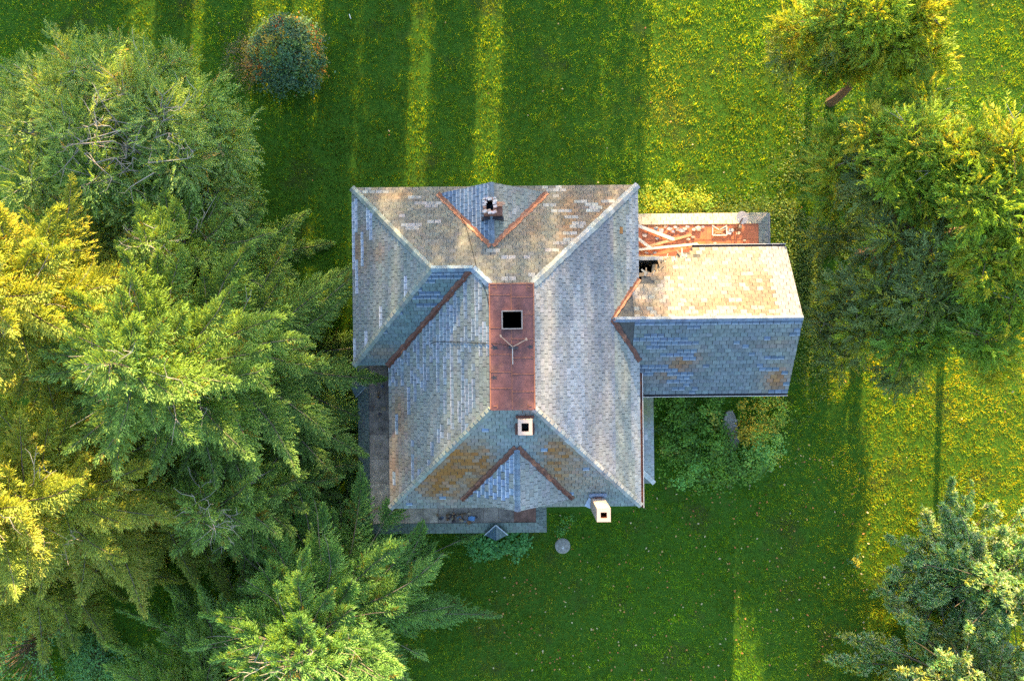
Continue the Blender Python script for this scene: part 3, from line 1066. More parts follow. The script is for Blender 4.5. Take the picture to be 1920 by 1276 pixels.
gc = gc * RNG.uniform(.6, 1.4, (n, 1)) * np.clip(1 + .08 * fC(gx, gy)[:, None] + .10 * fB(gx, gy)[:, None] + .17 * fD(gx, gy)[:, None] + .14 * fA(gx + 3, gy - 5)[:, None], .3, 2)
tag(np_mesh('grass', V.reshape(-1, 3), np.arange(n * 3), np.clip(gc, .003, .5), M_GRASS, k=3), 'short green lawn grass with yellowing blades and sunlit yellow put into its colour', 'grass', kind='stuff')


def leaves_mesh(name, P, nrm, size, cols, mat, parent=None, asp=.62, seed=0):
    """pointed leaf quads with given normals"""
    r = np.random.default_rng(seed)
    n = len(P)
    nrm = nrm / np.linalg.norm(nrm, axis=1, keepdims=True)
    a = np.cross(nrm, r.normal(size=(n, 3)))
    a /= np.linalg.norm(a, axis=1, keepdims=True) + 1e-9
    b = np.cross(nrm, a)
    s = np.asarray(size).reshape(-1, 1) * np.ones((n, 1))
    V = np.empty((n, 4, 3), np.float32)
    V[:, 0] = P - a * s * .5
    V[:, 1] = P + b * s * asp * .5 - nrm * s * .08 - a * s * .05
    V[:, 2] = P + a * s * .5 - nrm * s * .1
    V[:, 3] = P - b * s * asp * .5 - nrm * s * .08 - a * s * .05
    return np_mesh(name, V.reshape(-1, 3), np.arange(n * 4), np.clip(cols, .003, .8), mat, parent)


# fallen leaves
n = 900
fx = np.concatenate([RNG.uniform(-2, 21, 620), RNG.uniform(-29, 29, 280)])
fy = np.concatenate([RNG.uniform(-20, -6, 620), RNG.uniform(-20, 20, 280)])
k_ = ~inside_house(fx, fy)
fx, fy = fx[k_], fy[k_]
nn = RNG.normal(size=(len(fx), 3)) * .5 + [0, 0, 1]
fc = np.array([[.42, .20, .06], [.45, .30, .10], [.38, .14, .05], [.50, .40, .22]])[RNG.integers(0, 4, len(fx))]
tag(leaves_mesh('fallen_leaves', np.stack([fx, fy, RNG.uniform(.07, .11, len(fx))], 1), nn, RNG.uniform(.07, .17, len(fx)), fc, M_DEAD, asp=.7), 'orange and tan fallen leaves scattered over the lawn', 'leaves', kind='stuff')


# ------------------------------------------------------------------ things on the roofs
# satellite dish
b0 = at(1378, 428, 3.6)
DISH = empty('satellite_dish', b0, 'grey oval satellite dish on a short pole on the orange porch roof', 'satellite dish')
m = MB()
top = Vector((.12, .42, .95))
m.tube([(0, 0, 0), (0, 0.02, .55), (.03, .2, .8), tuple(top - Vector((.02, .05, .02)))], [.03, .03, .028, .025], 8)
m.build('mast', M_VALLEY, DISH)
m = MB()
m.box(-.14, .14, -.12, .12, .004, .02); m.bar((.12, -.3, .03), (.0, .0, .45), .03, .03); m.bar((-.28, .05, .03), (.0, .0, .45), .03, .03)
m.build('base_plate', M_VALLEY, DISH)
nv = Vector((-.80, -.38, .46)).normalized()
ax = nv.cross(Vector((0, 0, 1))).normalized()
ay = nv.cross(ax).normalized()
m = MB()
rings = []
for i in range(6):
    rr0 = .36 * i / 5
    rings.append([top + (ax * math.cos(t) * .92 + ay * math.sin(t) * 1.08) * rr0 + nv * (rr0 * rr0 * .55) for t in [2 * math.pi * k / 28 for k in range(28)]])
for off in (0, -.015):
    for i in range(5):
        for k in range(28):
            q = [rings[i][k], rings[i][(k + 1) % 28], rings[i + 1][(k + 1) % 28], rings[i + 1][k]]
            m.poly([p + nv * off for p in (q if off else q[::-1])])
m.build('dish', M_DISH, DISH, smooth=True)
m = MB()
m.tube([top - ay * .34 + nv * .07, top + nv * .38 + ay * .0], .012, 6)
m.bar(top + nv * .36, top + nv * .45, .06, .05)
m.build('receiver_arm', M_GREY, DISH)

# fallen boards on the orange porch roof
BW, BB = (.62, .60, .56), (.42, .29, .17)
for (x0, y0, za), (x1, y1, zb_), w, c, lab in (
        ((1180, 417, 3.66), (1264, 449, 3.70), .17, BW, 'long white board slanting down to the right on the orange porch roof'),
        ((1178, 433, 3.68), (1222, 467, 3.72), .15, BW, 'short white board with nail holes beside the slate eave'),
        ((1176, 470, 3.78), (1308, 457, 3.66), .12, BW, 'long white board lying level across the orange porch roof'),
        ((1214, 462, 3.70), (1296, 440, 3.63), .14, BB, 'bare brown board propped under the long white boards'),
        ((1178, 479, 3.92), (1236, 482, 3.86), .13, BB, 'split brown board nearest the dark hole in the tan roof'),
        ((1178, 489, 4.02), (1234, 490, 3.98), .12, (.50, .40, .28), 'tan broken rafter along the edge of the dark hole'),
        ((1184, 452, 3.64), (1204, 470, 3.66), .09, BB, 'brown lath end wedged under the short white board')):
    m = MB()
    a, b = at(x0, y0, za), at(x1, y1, zb_)
    dd = (b - a).normalized()
    pr = Vector((-dd.y, dd.x, 0)) * w / 2
    # splintered ends
    t_ = Vector((0, 0, .035))
    outl = [a - pr, b - pr - dd * .06, b - pr * .3 + dd * .05, b + pr * .4 - dd * .03, b + pr, a + pr]
    m.mesh([p + t_ for p in outl] + outl, [tuple(range(6)), tuple(range(6, 12))[::-1]] + [(i + 6, (i + 1) % 6 + 6, (i + 1) % 6, i) for i in range(6)], c)
    o = m.build('board', M_WOOD)
    tag(o, lab, 'board', 'fallen boards on the orange porch roof')

# broken window sash
S0 = at(1349, 432, 3.64)
SASH = empty('window_sash', S0, 'white broken window sash lying on the orange porch roof near the dish', 'window sash')
m = MB()
hw_, hh_ = .375, .25
m.bar((-hw_, -hh_, .03), (hw_, -hh_, .03), .06, .045)
m.bar((-hw_, -hh_, .031), (-hw_ + .01, hh_ + .03, .031), .055, .045)
m.bar((hw_, -hh_, .032), (hw_ - .02, hh_ + .02, .032), .055, .045)
m.bar((-hw_, hh_, .06), (-.03, .03, .05), .04, .04)
m.bar((hw_ - .02, hh_, .06), (.02, .04, .05), .04, .04)
m.build('sash_frame', M_PAINTW, SASH)
m = MB()
m.bar((-.3, -.18, .02), (.3, .06, .06), .06, .02, BB); m.bar((-.28, -.02, .04), (.26, -.2, .03), .05, .02, BB)
m.build('broken_glazing_bar', M_WOOD, SASH)

# broken slates and lumps of plaster on the orange roof
rr = random.Random(12)
deb = []
for px, py, s, c in ((1230, 428, .16, 0), (1240, 432, .2, 0), (1247, 425, .14, 1), (1255, 429, .18, 0), (1262, 434, .13, 0), (1266, 426, .12, 0), (1270, 430, .16, 1), (1278, 432, .22, 0), (1284, 429, .15, 1), (1289, 425, .12, 0), (1301, 430, .13, 1), (1309, 429, .2, 2), (1318, 425, .12, 0), (1299, 445, .1, 2),
                     (1371, 431, .2, 0), (1366, 437, .18, 0), (1360, 428, .14, 1), (1387, 425, .13, 2), (1384, 437, .16, 1), (1290, 449, .1, 2), (1340, 456, .08, 2), (1222, 478, .1, 0), (1212, 474, .13, 1), (1228, 474, .12, 0), (1396, 451, .08, 2), (1209, 441, .16, 1), (1232, 447, .12, 0)):
    m = MB()
    q = at(px, py, 3.62)
    th = rr.uniform(0, 3)
    if c < 2:
        pts = []
        k = rr.choice([4, 5])
        for i in range(k):
            t = th + 2 * math.pi * i / k + rr.uniform(-.3, .3)
            pts.append((q.x + math.cos(t) * s * rr.uniform(.7, 1.1), q.y + math.sin(t) * s * .7 * rr.uniform(.7, 1.1), q.z + rr.uniform(0, .06)))
        m.mesh([(p[0], p[1], p[2] + .015) for p in pts] + pts, [tuple(range(k)), tuple(range(k, 2 * k))[::-1]] + [(i + k, (i + 1) % k + k, (i + 1) % k, i) for i in range(k)], jit([(.30, .31, .36), (.42, .36, .32)][c], rr))
    else:
        vs = []
        for lv, (zz, f) in enumerate(((0, 1), (.05, 1.05), (.1, .6))):
            for i in range(7):
                t = 2 * math.pi * i / 7
                vs.append((q.x + math.cos(t) * s * f * rr.uniform(.75, 1.1), q.y + math.sin(t) * s * f * .7 * rr.uniform(.75, 1.1), q.z + zz * rr.uniform(.8, 1.3)))
        fs = [(l * 7 + i, l * 7 + (i + 1) % 7, (l + 1) * 7 + (i + 1) % 7, (l + 1) * 7 + i) for l in range(2) for i in range(7)] + [tuple(range(14, 21))]
        m.mesh(vs, fs, jit((.42, .38, .33), rr))
    o = m.build('broken_slate' if c < 2 else 'plaster_lump', M_WOOD)
    if c < 2: tag(o, 'broken grey or brown slate fragment lying on the orange porch roof', 'slate fragment', 'broken slates on the orange porch roof')
    else: tag(o, 'pale crumbled plaster lump lying on the orange porch roof', 'plaster lump', 'plaster lumps on the orange porch roof')

# debris on the brown porch roof
for i in range(44):
    px = rr.gauss(853, 17); py = rr.gauss(968, 4.5)
    if i > 36: px, py = rr.uniform(700, 722), rr.uniform(715, 800)
    q = at(px, py, 3.46)
    s = rr.uniform(.05, .15)
    c = rr.choice([(.22, .12, .06), (.05, .045, .05), (.06, .06, .07), (.16, .10, .06), (.10, .13, .18), (.30, .24, .17)])
    m = MB()
    k = 5
    th = rr.uniform(0, 3)
    pts = [(q.x + math.cos(th + 6.283 * j / k) * s * rr.uniform(.6, 1.2), q.y + math.sin(th + 6.283 * j / k) * s * rr.uniform(.5, 1), q.z + rr.uniform(0.0, .08)) for j in range(k)]
    m.mesh([(p[0], p[1], p[2] + .03) for p in pts] + pts, [tuple(range(k)), tuple(range(k, 2 * k))[::-1]] + [(j + k, (j + 1) % k + k, (j + 1) % k, j) for j in range(k)], jit(c, rr, .2))
    tag(m.build('roof_debris', M_WOOD), 'dark broken slate or brick bit lying on the brown porch roof', 'debris', 'debris on the brown porch roof')
q = at(885, 971, 3.5)
m = MB()
m.poly([(q.x - .2, q.y - .1, q.z), (q.x + .12, q.y - .14, q.z + .05), (q.x + .18, q.y + .08, q.z + .02), (q.x - .02, q.y + .14, q.z + .09), (q.x - .18, q.y + .08, q.z + .03)], (.10, .22, .42))
m.poly([(q.x - .2, q.y - .1, q.z - .03), (q.x + .12, q.y - .14, q.z + .02), (q.x + .18, q.y + .08, q.z - .01), (q.x - .18, q.y + .08, q.z)], (.10, .22, .42))
tag(m.build('plastic_scrap', M_WOOD), 'blue scrap among the dark debris on the brown porch roof', 'scrap')

# fallen aerial on the rust deck
zt2 = ZD + .09
A0 = at(961, 650, zt2)
ANT = empty('fallen_aerial', A0, 'Y-shaped rusty aerial frame lying on the rust-red roof deck', 'aerial')
def rel(px, py, z): return at(px, py, z) - A0
m = MB()
m.tube([rel(961, 650, zt2 + .05), rel(961, 664, zt2 + .04), rel(961.5, 683, zt2 + .02)], .02, 6)
m.build('pole', M_GREY, ANT)
for pts, name in ((((961, 650), (939, 630)), 'arm'), (((963, 649), (987, 636)), 'arm')):
    m = MB()
    (xa, ya), (xb, yb) = pts
    m.bar(rel(xa, ya, zt2 + .06), rel(xb, yb, zt2 + .1), .038, .03)
    m.bar(rel(xb - 1, yb - 3, zt2 + .11), rel(xb + 1, yb + 2, zt2 + .11), .07, .05)
    m.build(name, surf_mat('aerial_arm', (.36, .25, .18), (.7, 1.3), 12, .7, .3), ANT)
m = MB()
m.bar(rel(953, 650, zt2 + .02), rel(972, 652, zt2 + .04), .12, .04); m.bar(rel(957, 646, zt2 + .05), rel(967, 654, zt2 + .05), .09, .05)
m.build('bracket', M_DARKMETAL, ANT)
# dark tar patches on the deck edge are part of the deck
for px, py, s in ((927, 651, .16), (994, 650, .14), (998, 671, .1), (926, 707, .14)):
    q = at(px, py, ZD + .075)
    m = MB()
    m.poly([(q.x + math.cos(t) * s * (1.2 if i % 2 else .55), q.y + math.sin(t) * s * (.8 if i % 2 else .4), q.z) for i, t in enumerate([2 * math.pi * k / 10 for k in range(10)])])
    m.build('tar_patch', M_DARKMETAL, DECK)


def surfz(x, y):
    z = max(0, min(plN.z(x, y), plS.z(x, y), plE.z(x, y), plW.z(x, y) if y < 3.2 and x > -6 else plN.z(x, y)))
    return min(z, ZD + .08)


def cable(pts, lab, rad=.012):
    m = MB()
    P = []
    for px, py in pts:
        z = 9.0
        for _ in range(6):
            q = at(px, py, z)
            z = surfz(q.x, q.y) + .05
        P.append(at(px, py, z))
    # sag smoothing
    Q = []
    for a, b in zip(P[:-1], P[1:]):
        for k in range(4): Q.append(a.lerp(b, k / 4))
    Q.append(P[-1])
    for q in Q: q.z = max(q.z, surfz(q.x, q.y) + .045)
    m.tube(Q, rad, 5)
    tag(m.build('cable', M_CABLE), lab, 'cable')
cable([(806, 644), (818, 640), (850, 641), (880, 642), (915, 643), (940, 645), (958, 649)], 'thin black cable crossing the streaked slates to the fallen aerial')
cable([(863, 404), (874, 425), (884, 462), (893, 498), (902, 525), (912, 548), (917, 575)], 'thin black wire hanging down the tan slates to the deck edge')


# ------------------------------------------------------------------ small things on the ground
q = at(1055, 1023, .1)
WELL = empty('well_cover', (q.x, q.y, 0), 'round grey concrete well cover with a white pipe stub south of the house', 'well cover')
m = MB()
for i in range(28):
    a, b = 2 * math.pi * i / 28, 2 * math.pi * (i + 1) / 28
    r0 = .44
    m.poly([(0, 0, .13), (math.cos(a) * r0 * .8, math.sin(a) * r0 * .8, .125), (math.cos(b) * r0 * .8, math.sin(b) * r0 * .8, .125)])
    m.poly([(math.cos(a) * r0 * .8, math.sin(a) * r0 * .8, .125), (math.cos(a) * r0, math.sin(a) * r0, .10), (math.cos(b) * r0, math.sin(b) * r0, .10), (math.cos(b) * r0 * .8, math.sin(b) * r0 * .8, .125)])
    m.poly([(math.cos(a) * r0, math.sin(a) * r0, .10), (math.cos(a) * r0, math.sin(a) * r0, 0), (math.cos(b) * r0, math.sin(b) * r0, 0), (math.cos(b) * r0, math.sin(b) * r0, .10)])
m.build('lid', M_CONC, WELL)
m = MB()
m.tube([(0, 0, .12), (.01, -.05, .34), (.012, -.1, .36)], [.05, .05, .045], 10)
m.build('pipe_stub', surf_mat('white_pipe', (.8, .8, .8), (.9, 1.05), 8, .5, .3), WELL)

m = MB()
q = at(1370, 808, 0)
prof = [(-.3, 1.1), (.05, 1.22), (.2, .95), (.33, .5), (.42, .1), (.52, -.3), (.4, -.8), (.22, -1.05), (-.05, -1.15), (-.3, -.95), (-.42, -.5), (-.36, -.05), (-.5, .3), (-.42, .75)]
vs = [(q.x + x, q.y + y, .16) for x, y in prof] + [(q.x + x * 1.04, q.y + y * 1.04, -.05) for x, y in prof]
k = len(prof)
m.mesh(vs, [tuple(range(k))[::-1], *[(i, (i + 1) % k, (i + 1) % k + k, i + k) for i in range(k)]])
SLAB = m.build('stone_slab', M_CONC)
tag(SLAB, 'mottled grey stone slab among the weeds beside the wing', 'slab')
m = MB()
rr = random.Random(31)
for i in range(70):
    t = rr.random()
    x, y = at(1374 + 10 * t + rr.gauss(0, 2), 784 + 36 * t, 0).xy
    s = rr.uniform(.02, .05)
    m.bar((x, y, .16), (x + s, y + s * rr.uniform(-1, 1), .17), s, .03, jit((.62, .62, .64), rr))
pl_ = m.build('white_gravel', M_WOOD, SLAB)
pl_['kind'] = 'stuff'

m = MB()
q = at(656, 31, .1)
m.tube([(q.x - .03, q.y + .12, .1), (q.x + .05, q.y - .14, .1)], .025, 6, (.7, .7, .68))
tag(m.build('white_stick', M_WOOD), 'short white stick lying alone on the dark lawn near the top', 'stick')


# ------------------------------------------------------------------ plants
def unit(v): return v / (np.linalg.norm(v, axis=-1, keepdims=True) + 1e-9)


def shoots(name, P, D, L, W, C, mat, parent):
    """many needle-clad shoots, each two crossed slim diamonds"""
    n = len(P)

    D = unit(D)
    ref = np.where(np.abs(D[:, 2:3]) < .9, np.array([[0, 0, 1.]]), np.array([[1., 0, 0]]))
    a = unit(np.cross(D, ref))
    b = np.cross(a, D)
    L, W = L[:, None], W[:, None]
    V = np.empty((n, 6, 3), np.float32)
    V[:, 0] = P
    V[:, 1] = P + D * L
    m_ = P + D * L * .45
    V[:, 2] = m_ + a * W
    V[:, 3] = m_ - a * W
    V[:, 4] = m_ + b * W
    V[:, 5] = m_ - b * W
    base = (np.arange(n) * 6)[:, None]
    q = np.concatenate([base + np.array([[0, 2, 1, 3]]), base + np.array([[0, 4, 1, 5]])], 1).reshape(-1, 4)
    return np_mesh(name, V.reshape(-1, 3), q, np.repeat(np.clip(C, .003, .6), 2, axis=0), mat, parent)


def rot_h(D, ang):
    c, s = np.cos(ang), np.sin(ang)
    return np.stack([D[:, 0] * c - D[:, 1] * s, D[:, 0] * s + D[:, 1] * c, D[:, 2]], 1)


def conifer(name, label, cat, base, h, prof, seed, *, nb=120, z0=1.2, rise=(.1, .5), droop=.35, tip=.12, twig=.16, tlen=(.25, .30, 1.2), tang=(40, 70), tdroop=(-.45, .1),
            step=.085, sl=(.16, .28), sw=.024, s_in=.15, cols=((.06, .11, .025), (.09, .15, .03)), yellow=0.0, ycol=(.26, .20, .03), lean=(0, 0), bare=0, irr=.25, tuft=0, group=None, arc=None, bark=(.12, .095, .075),
            mat=None, side=None, trunk_r=None, wob=.12, bw=.045, zpow=1.0, barecol=(.34, .31, .28), clump=0.0):
    r = np.random.default_rng(seed)
    T = empty(name, base, label, cat, group)
    base0 = np.zeros(3)
    tr = trunk_r or h * .017
    ztop = lambda z: np.array([lean[0] * z / h + .12 * np.sin(z * .9 + seed), lean[1] * z / h + .12 * np.cos(z * .7 + seed), z])
    m = MB()
    zs = np.linspace(-.05, h * .98, 12)
    m.tube([tuple(ztop(z)) for z in zs], [tr * (1 - .93 * i / 11) * (1.25 if i == 0 else 1) for i in range(12)], 8, bark)
    m.build('trunk', M_BARK, T)
    bm = MB()
    PP, DD, LL, WW, CC = [], [], [], [], []
    ga = r.uniform(0, 6.28)
    for i in range(nb):
        t = ((i + r.uniform(0, 1)) / nb) ** zpow
        z = z0 + (h * .985 - z0) * t
        az = ga + i * 2.39996 + r.normal(0, .25)
        if arc is not None:
            if r.random() > arc(az % (2 * np.pi), t): continue
        L = prof(t) * (1 + r.uniform(-irr, irr)) + .12
        if side is not None: L *= side(az)
        ri = rise[0] + (rise[1] - rise[0]) * t + r.normal(0, .08)
        s = np.linspace(0, 1, 10)
        aw = az + np.cumsum(r.normal(0, wob, 10)) * s * .5
        hz = L * (ri * s - droop * (1 - .7 * t) * s ** 2 + tip * s ** 4)
        seg = np.diff(s, prepend=0) * L
        path = np.stack([np.cumsum(np.cos(aw) * seg), np.cumsum(np.sin(aw) * seg), hz], 1) + ztop(z)
        path[:, 2] = np.maximum(path[:, 2], .25)
        bm.tube([tuple(p) for p in path[::2]] + [tuple(path[-1])], [bw * (.5 + L * .12) * (1 - .9 * k / 5) + .004 for k in range(6)], 4, jit(bark, random, .3), cap=False)
        bc = np.array(cols[0]) + (np.array(cols[1]) - np.array(cols[0])) * r.random()
        nt_ = max(4, int(L / twig * 2))
        st = np.sort(r.uniform(s_in, 1.0, nt_))
        if clump:                                                         # foliage gathered in pads along the limb
            cs = r.uniform(s_in, 1, max(2, int(L * 1.1)))
            st = np.clip(cs[r.integers(0, len(cs), nt_)] + r.normal(0, .05, nt_), s_in, 1)
        pos = np.stack([np.interp(st, s, path[:, k]) for k in range(3)], 1)
        tan = unit(np.stack([np.interp(st, s, np.gradient(path[:, k])) for k in range(3)], 1))
        sd = np.where(np.arange(nt_) % 2, 1, -1)
        ang = np.radians(r.uniform(tang[0], tang[1], nt_)) * sd * np.clip(1.15 - st ** 3, .2, 1)
        td = rot_h(tan, ang)
        td[:, 2] += r.uniform(tdroop[0], tdroop[1], nt_)
        td = unit(td)
        tl = np.minimum((tlen[0] + tlen[1] * L * (1 - st)) * r.uniform(.6, 1.25, nt_), tlen[2])
        ns = np.maximum(2, (tl / step).astype(int))
        idx = np.repeat(np.arange(nt_), ns)
        off = np.arange(len(idx)) - np.repeat(np.cumsum(ns) - ns, ns)
        q = (off + r.uniform(0, .8, len(idx))) / ns[idx]
        p = pos[idx] + td[idx] * (tl[idx] * q)[:, None]
        p[:, 2] -= .22 * (tl[idx] * q) ** 2
        s2 = np.where(off % 2, 1, -1)
        dd = rot_h(td[idx], np.radians(r.uniform(18, 55, len(idx))) * s2 * (1 - q ** 3 * .8))
        dd[:, 2] += r.normal(-.02, .3, len(idx))
        ll = r.uniform(sl[0], sl[1], len(idx)) * (1 - .3 * q)
        cc = bc * r.uniform(.65, 1.35, (len(idx), 1)) * (.9 + .3 * q[:, None])
        if yellow:
            yk = r.random(nt_) < yellow
            cc = np.where(yk[idx][:, None], np.array(ycol) * r.uniform(.7, 1.3, (len(idx), 1)), cc)
        if tuft:
            k = tuft
            p = np.repeat(p, k, axis=0)
            base_d = np.repeat(unit(dd), k, axis=0)
            dd = base_d * .7 + r.normal(0, .55, (len(p), 3)) + [0, 0, .2]
            ll = np.repeat(ll, k) * r.uniform(.8, 1.2, len(p))
            cc = np.repeat(cc, k, axis=0) * r.uniform(.85, 1.2, (len(p), 1))
        PP.append(p); DD.append(dd); LL.append(ll); CC.append(cc)
        WW.append(np.full(len(p), sw) * r.uniform(.7, 1.3, len(p)))
    # leader
    kk = 60
    zq = r.uniform(.9, 1.0, kk) * h
    pq = np.array([ztop(z) for z in zq])
    PP.append(pq); DD.append(np.stack([r.normal(0, 1, kk), r.normal(0, 1, kk), r.uniform(.2, 1.5, kk)], 1)); LL.append(r.uniform(.15, .4, kk)); WW.append(np.full(kk, sw)); CC.append(np.array(cols[1]) * np.ones((kk, 1)))
    P, D, L_, W_, C_ = map(np.concatenate, (PP, DD, LL, WW, CC))
    for _ in range(bare):                                                 # dead grey twigs standing clear of the foliage
        t = r.uniform(.45, .95)
        z = z0 + (h - z0) * t
        az = r.uniform(0, 6.28)
        L = prof(t) * r.uniform(.5, 1.0) + .3
        s = np.linspace(0, 1, 7)
        aw = az + np.cumsum(r.normal(0, .35, 7)) * s
        path = np.stack([np.cumsum(np.cos(aw) * L / 7), np.cumsum(np.sin(aw) * L / 7), L * (rise[1] * s + .22 * s ** 2 - .2 * s ** 3) + .25], 1) + ztop(z)
        bm.tube([tuple(x) for x in path], [.028 * (1 - .8 * k / 6) for k in range(7)], 4, jit(barecol, random, .15), cap=False)
        for _k in range(4):
            k = r.integers(2, 6)
            dv = np.array([r.normal(0, 1), r.normal(0, 1), r.uniform(0, .6)]) * r.uniform(.25, .6)
            bm.tube([tuple(path[k]), tuple(path[k] + dv * .6 + r.normal(0, .06, 3)), tuple(path[k] + dv)], [.012, .009, .005], 3, jit(barecol, random, .15), cap=False)
    bm.build('branches', M_BARK, T)
    shoots('crown', P, D, L_, W_, C_, mat or M_NEEDLE, T)
    return T


cone = lambda R, p=.8: (lambda t: R * (1 - t) ** p)
dome = lambda R: (lambda t: R * math.sqrt(max(0, 1 - t * t)) * (.75 + .25 * min(1, t * 3)))

SPR = ((.20, .345, .09), (.29, .46, .12))
SPY = ((.31, .43, .085), (.44, .55, .11))  # yellower needles, the golden sunlight partly put into their colour
G_SP = 'tall spruces left of the house'
KW = dict(sw=.0225, twig=.056, step=.058, tlen=(.28, .26, 1.25), sl=(.15, .27), bw=.028, irr=.34, wob=.2, barecol=(.36, .32, .28), bark=(.17, .145, .12))
conifer('spruce_tree', 'tall spruce nearest the west eave, its limb tips touching the slates', 'tree', at(500, 668), 16.5, cone(7.4, .66), 1, nb=200, bare=22, cols=SPR, yellow=.02, group=G_SP, z0=1.2, **KW)
conifer('spruce_tree', 'tall spruce at the left frame edge with golden sunlight put into its needle colour', 'tree', at(315, 585), 18.0, cone(6.8, .72), 2, nb=180, bare=22, cols=SPY, yellow=.03, group=G_SP, **KW)
conifer('spruce_tree', 'tall spruce at the left edge just below the gold-coloured one', 'tree', at(330, 845), 18.0, cone(6.8, .72), 3, nb=180, bare=22, cols=SPY, yellow=.04, group=G_SP, **KW)
conifer('spruce_tree', 'spruce in the lower left corner above the dark undergrowth', 'tree', at(165, 990), 14.5, cone(5.6, .75), 4, nb=150, bare=22, cols=SPY, yellow=.06, group=G_SP, **KW)
conifer('spruce_tree', 'shorter spruce between the bare-topped tree and the west eave', 'tree', at(455, 500), 11.0, cone(4.8, .7), 8, nb=110, bare=22, cols=SPR, yellow=.02, group=G_SP, z0=1.0, **KW)
conifer('spruce_tree', 'shorter spruce leaning to the brown porch corner, below the tallest spruce', 'tree', at(530, 880), 11.0, cone(4.8, .7), 9, nb=110, bare=22, cols=SPR, yellow=.04, group=G_SP, z0=1.0, **KW)
KW.update(tang=(25, 60), clump=1, irr=.38, rise=(.12, .6), droop=.28)
conifer('spruce_tree', 'pale soft spruce below the brown porch, limbs reaching over the lawn', 'tree', at(655, 1085), 11.5, cone(7.0, .60), 5, nb=180, bare=22, cols=((.19, .37, .11), (.27, .48, .14)), yellow=.02, group=G_SP, **KW)
conifer('spruce_tree', 'pale spruce at the bottom frame edge left of centre', 'tree', at(485, 1225), 10.5, cone(6.0, .60), 6, nb=160, bare=22, cols=((.23, .42, .12), (.32, .53, .16)), yellow=.02, group=G_SP, **KW)


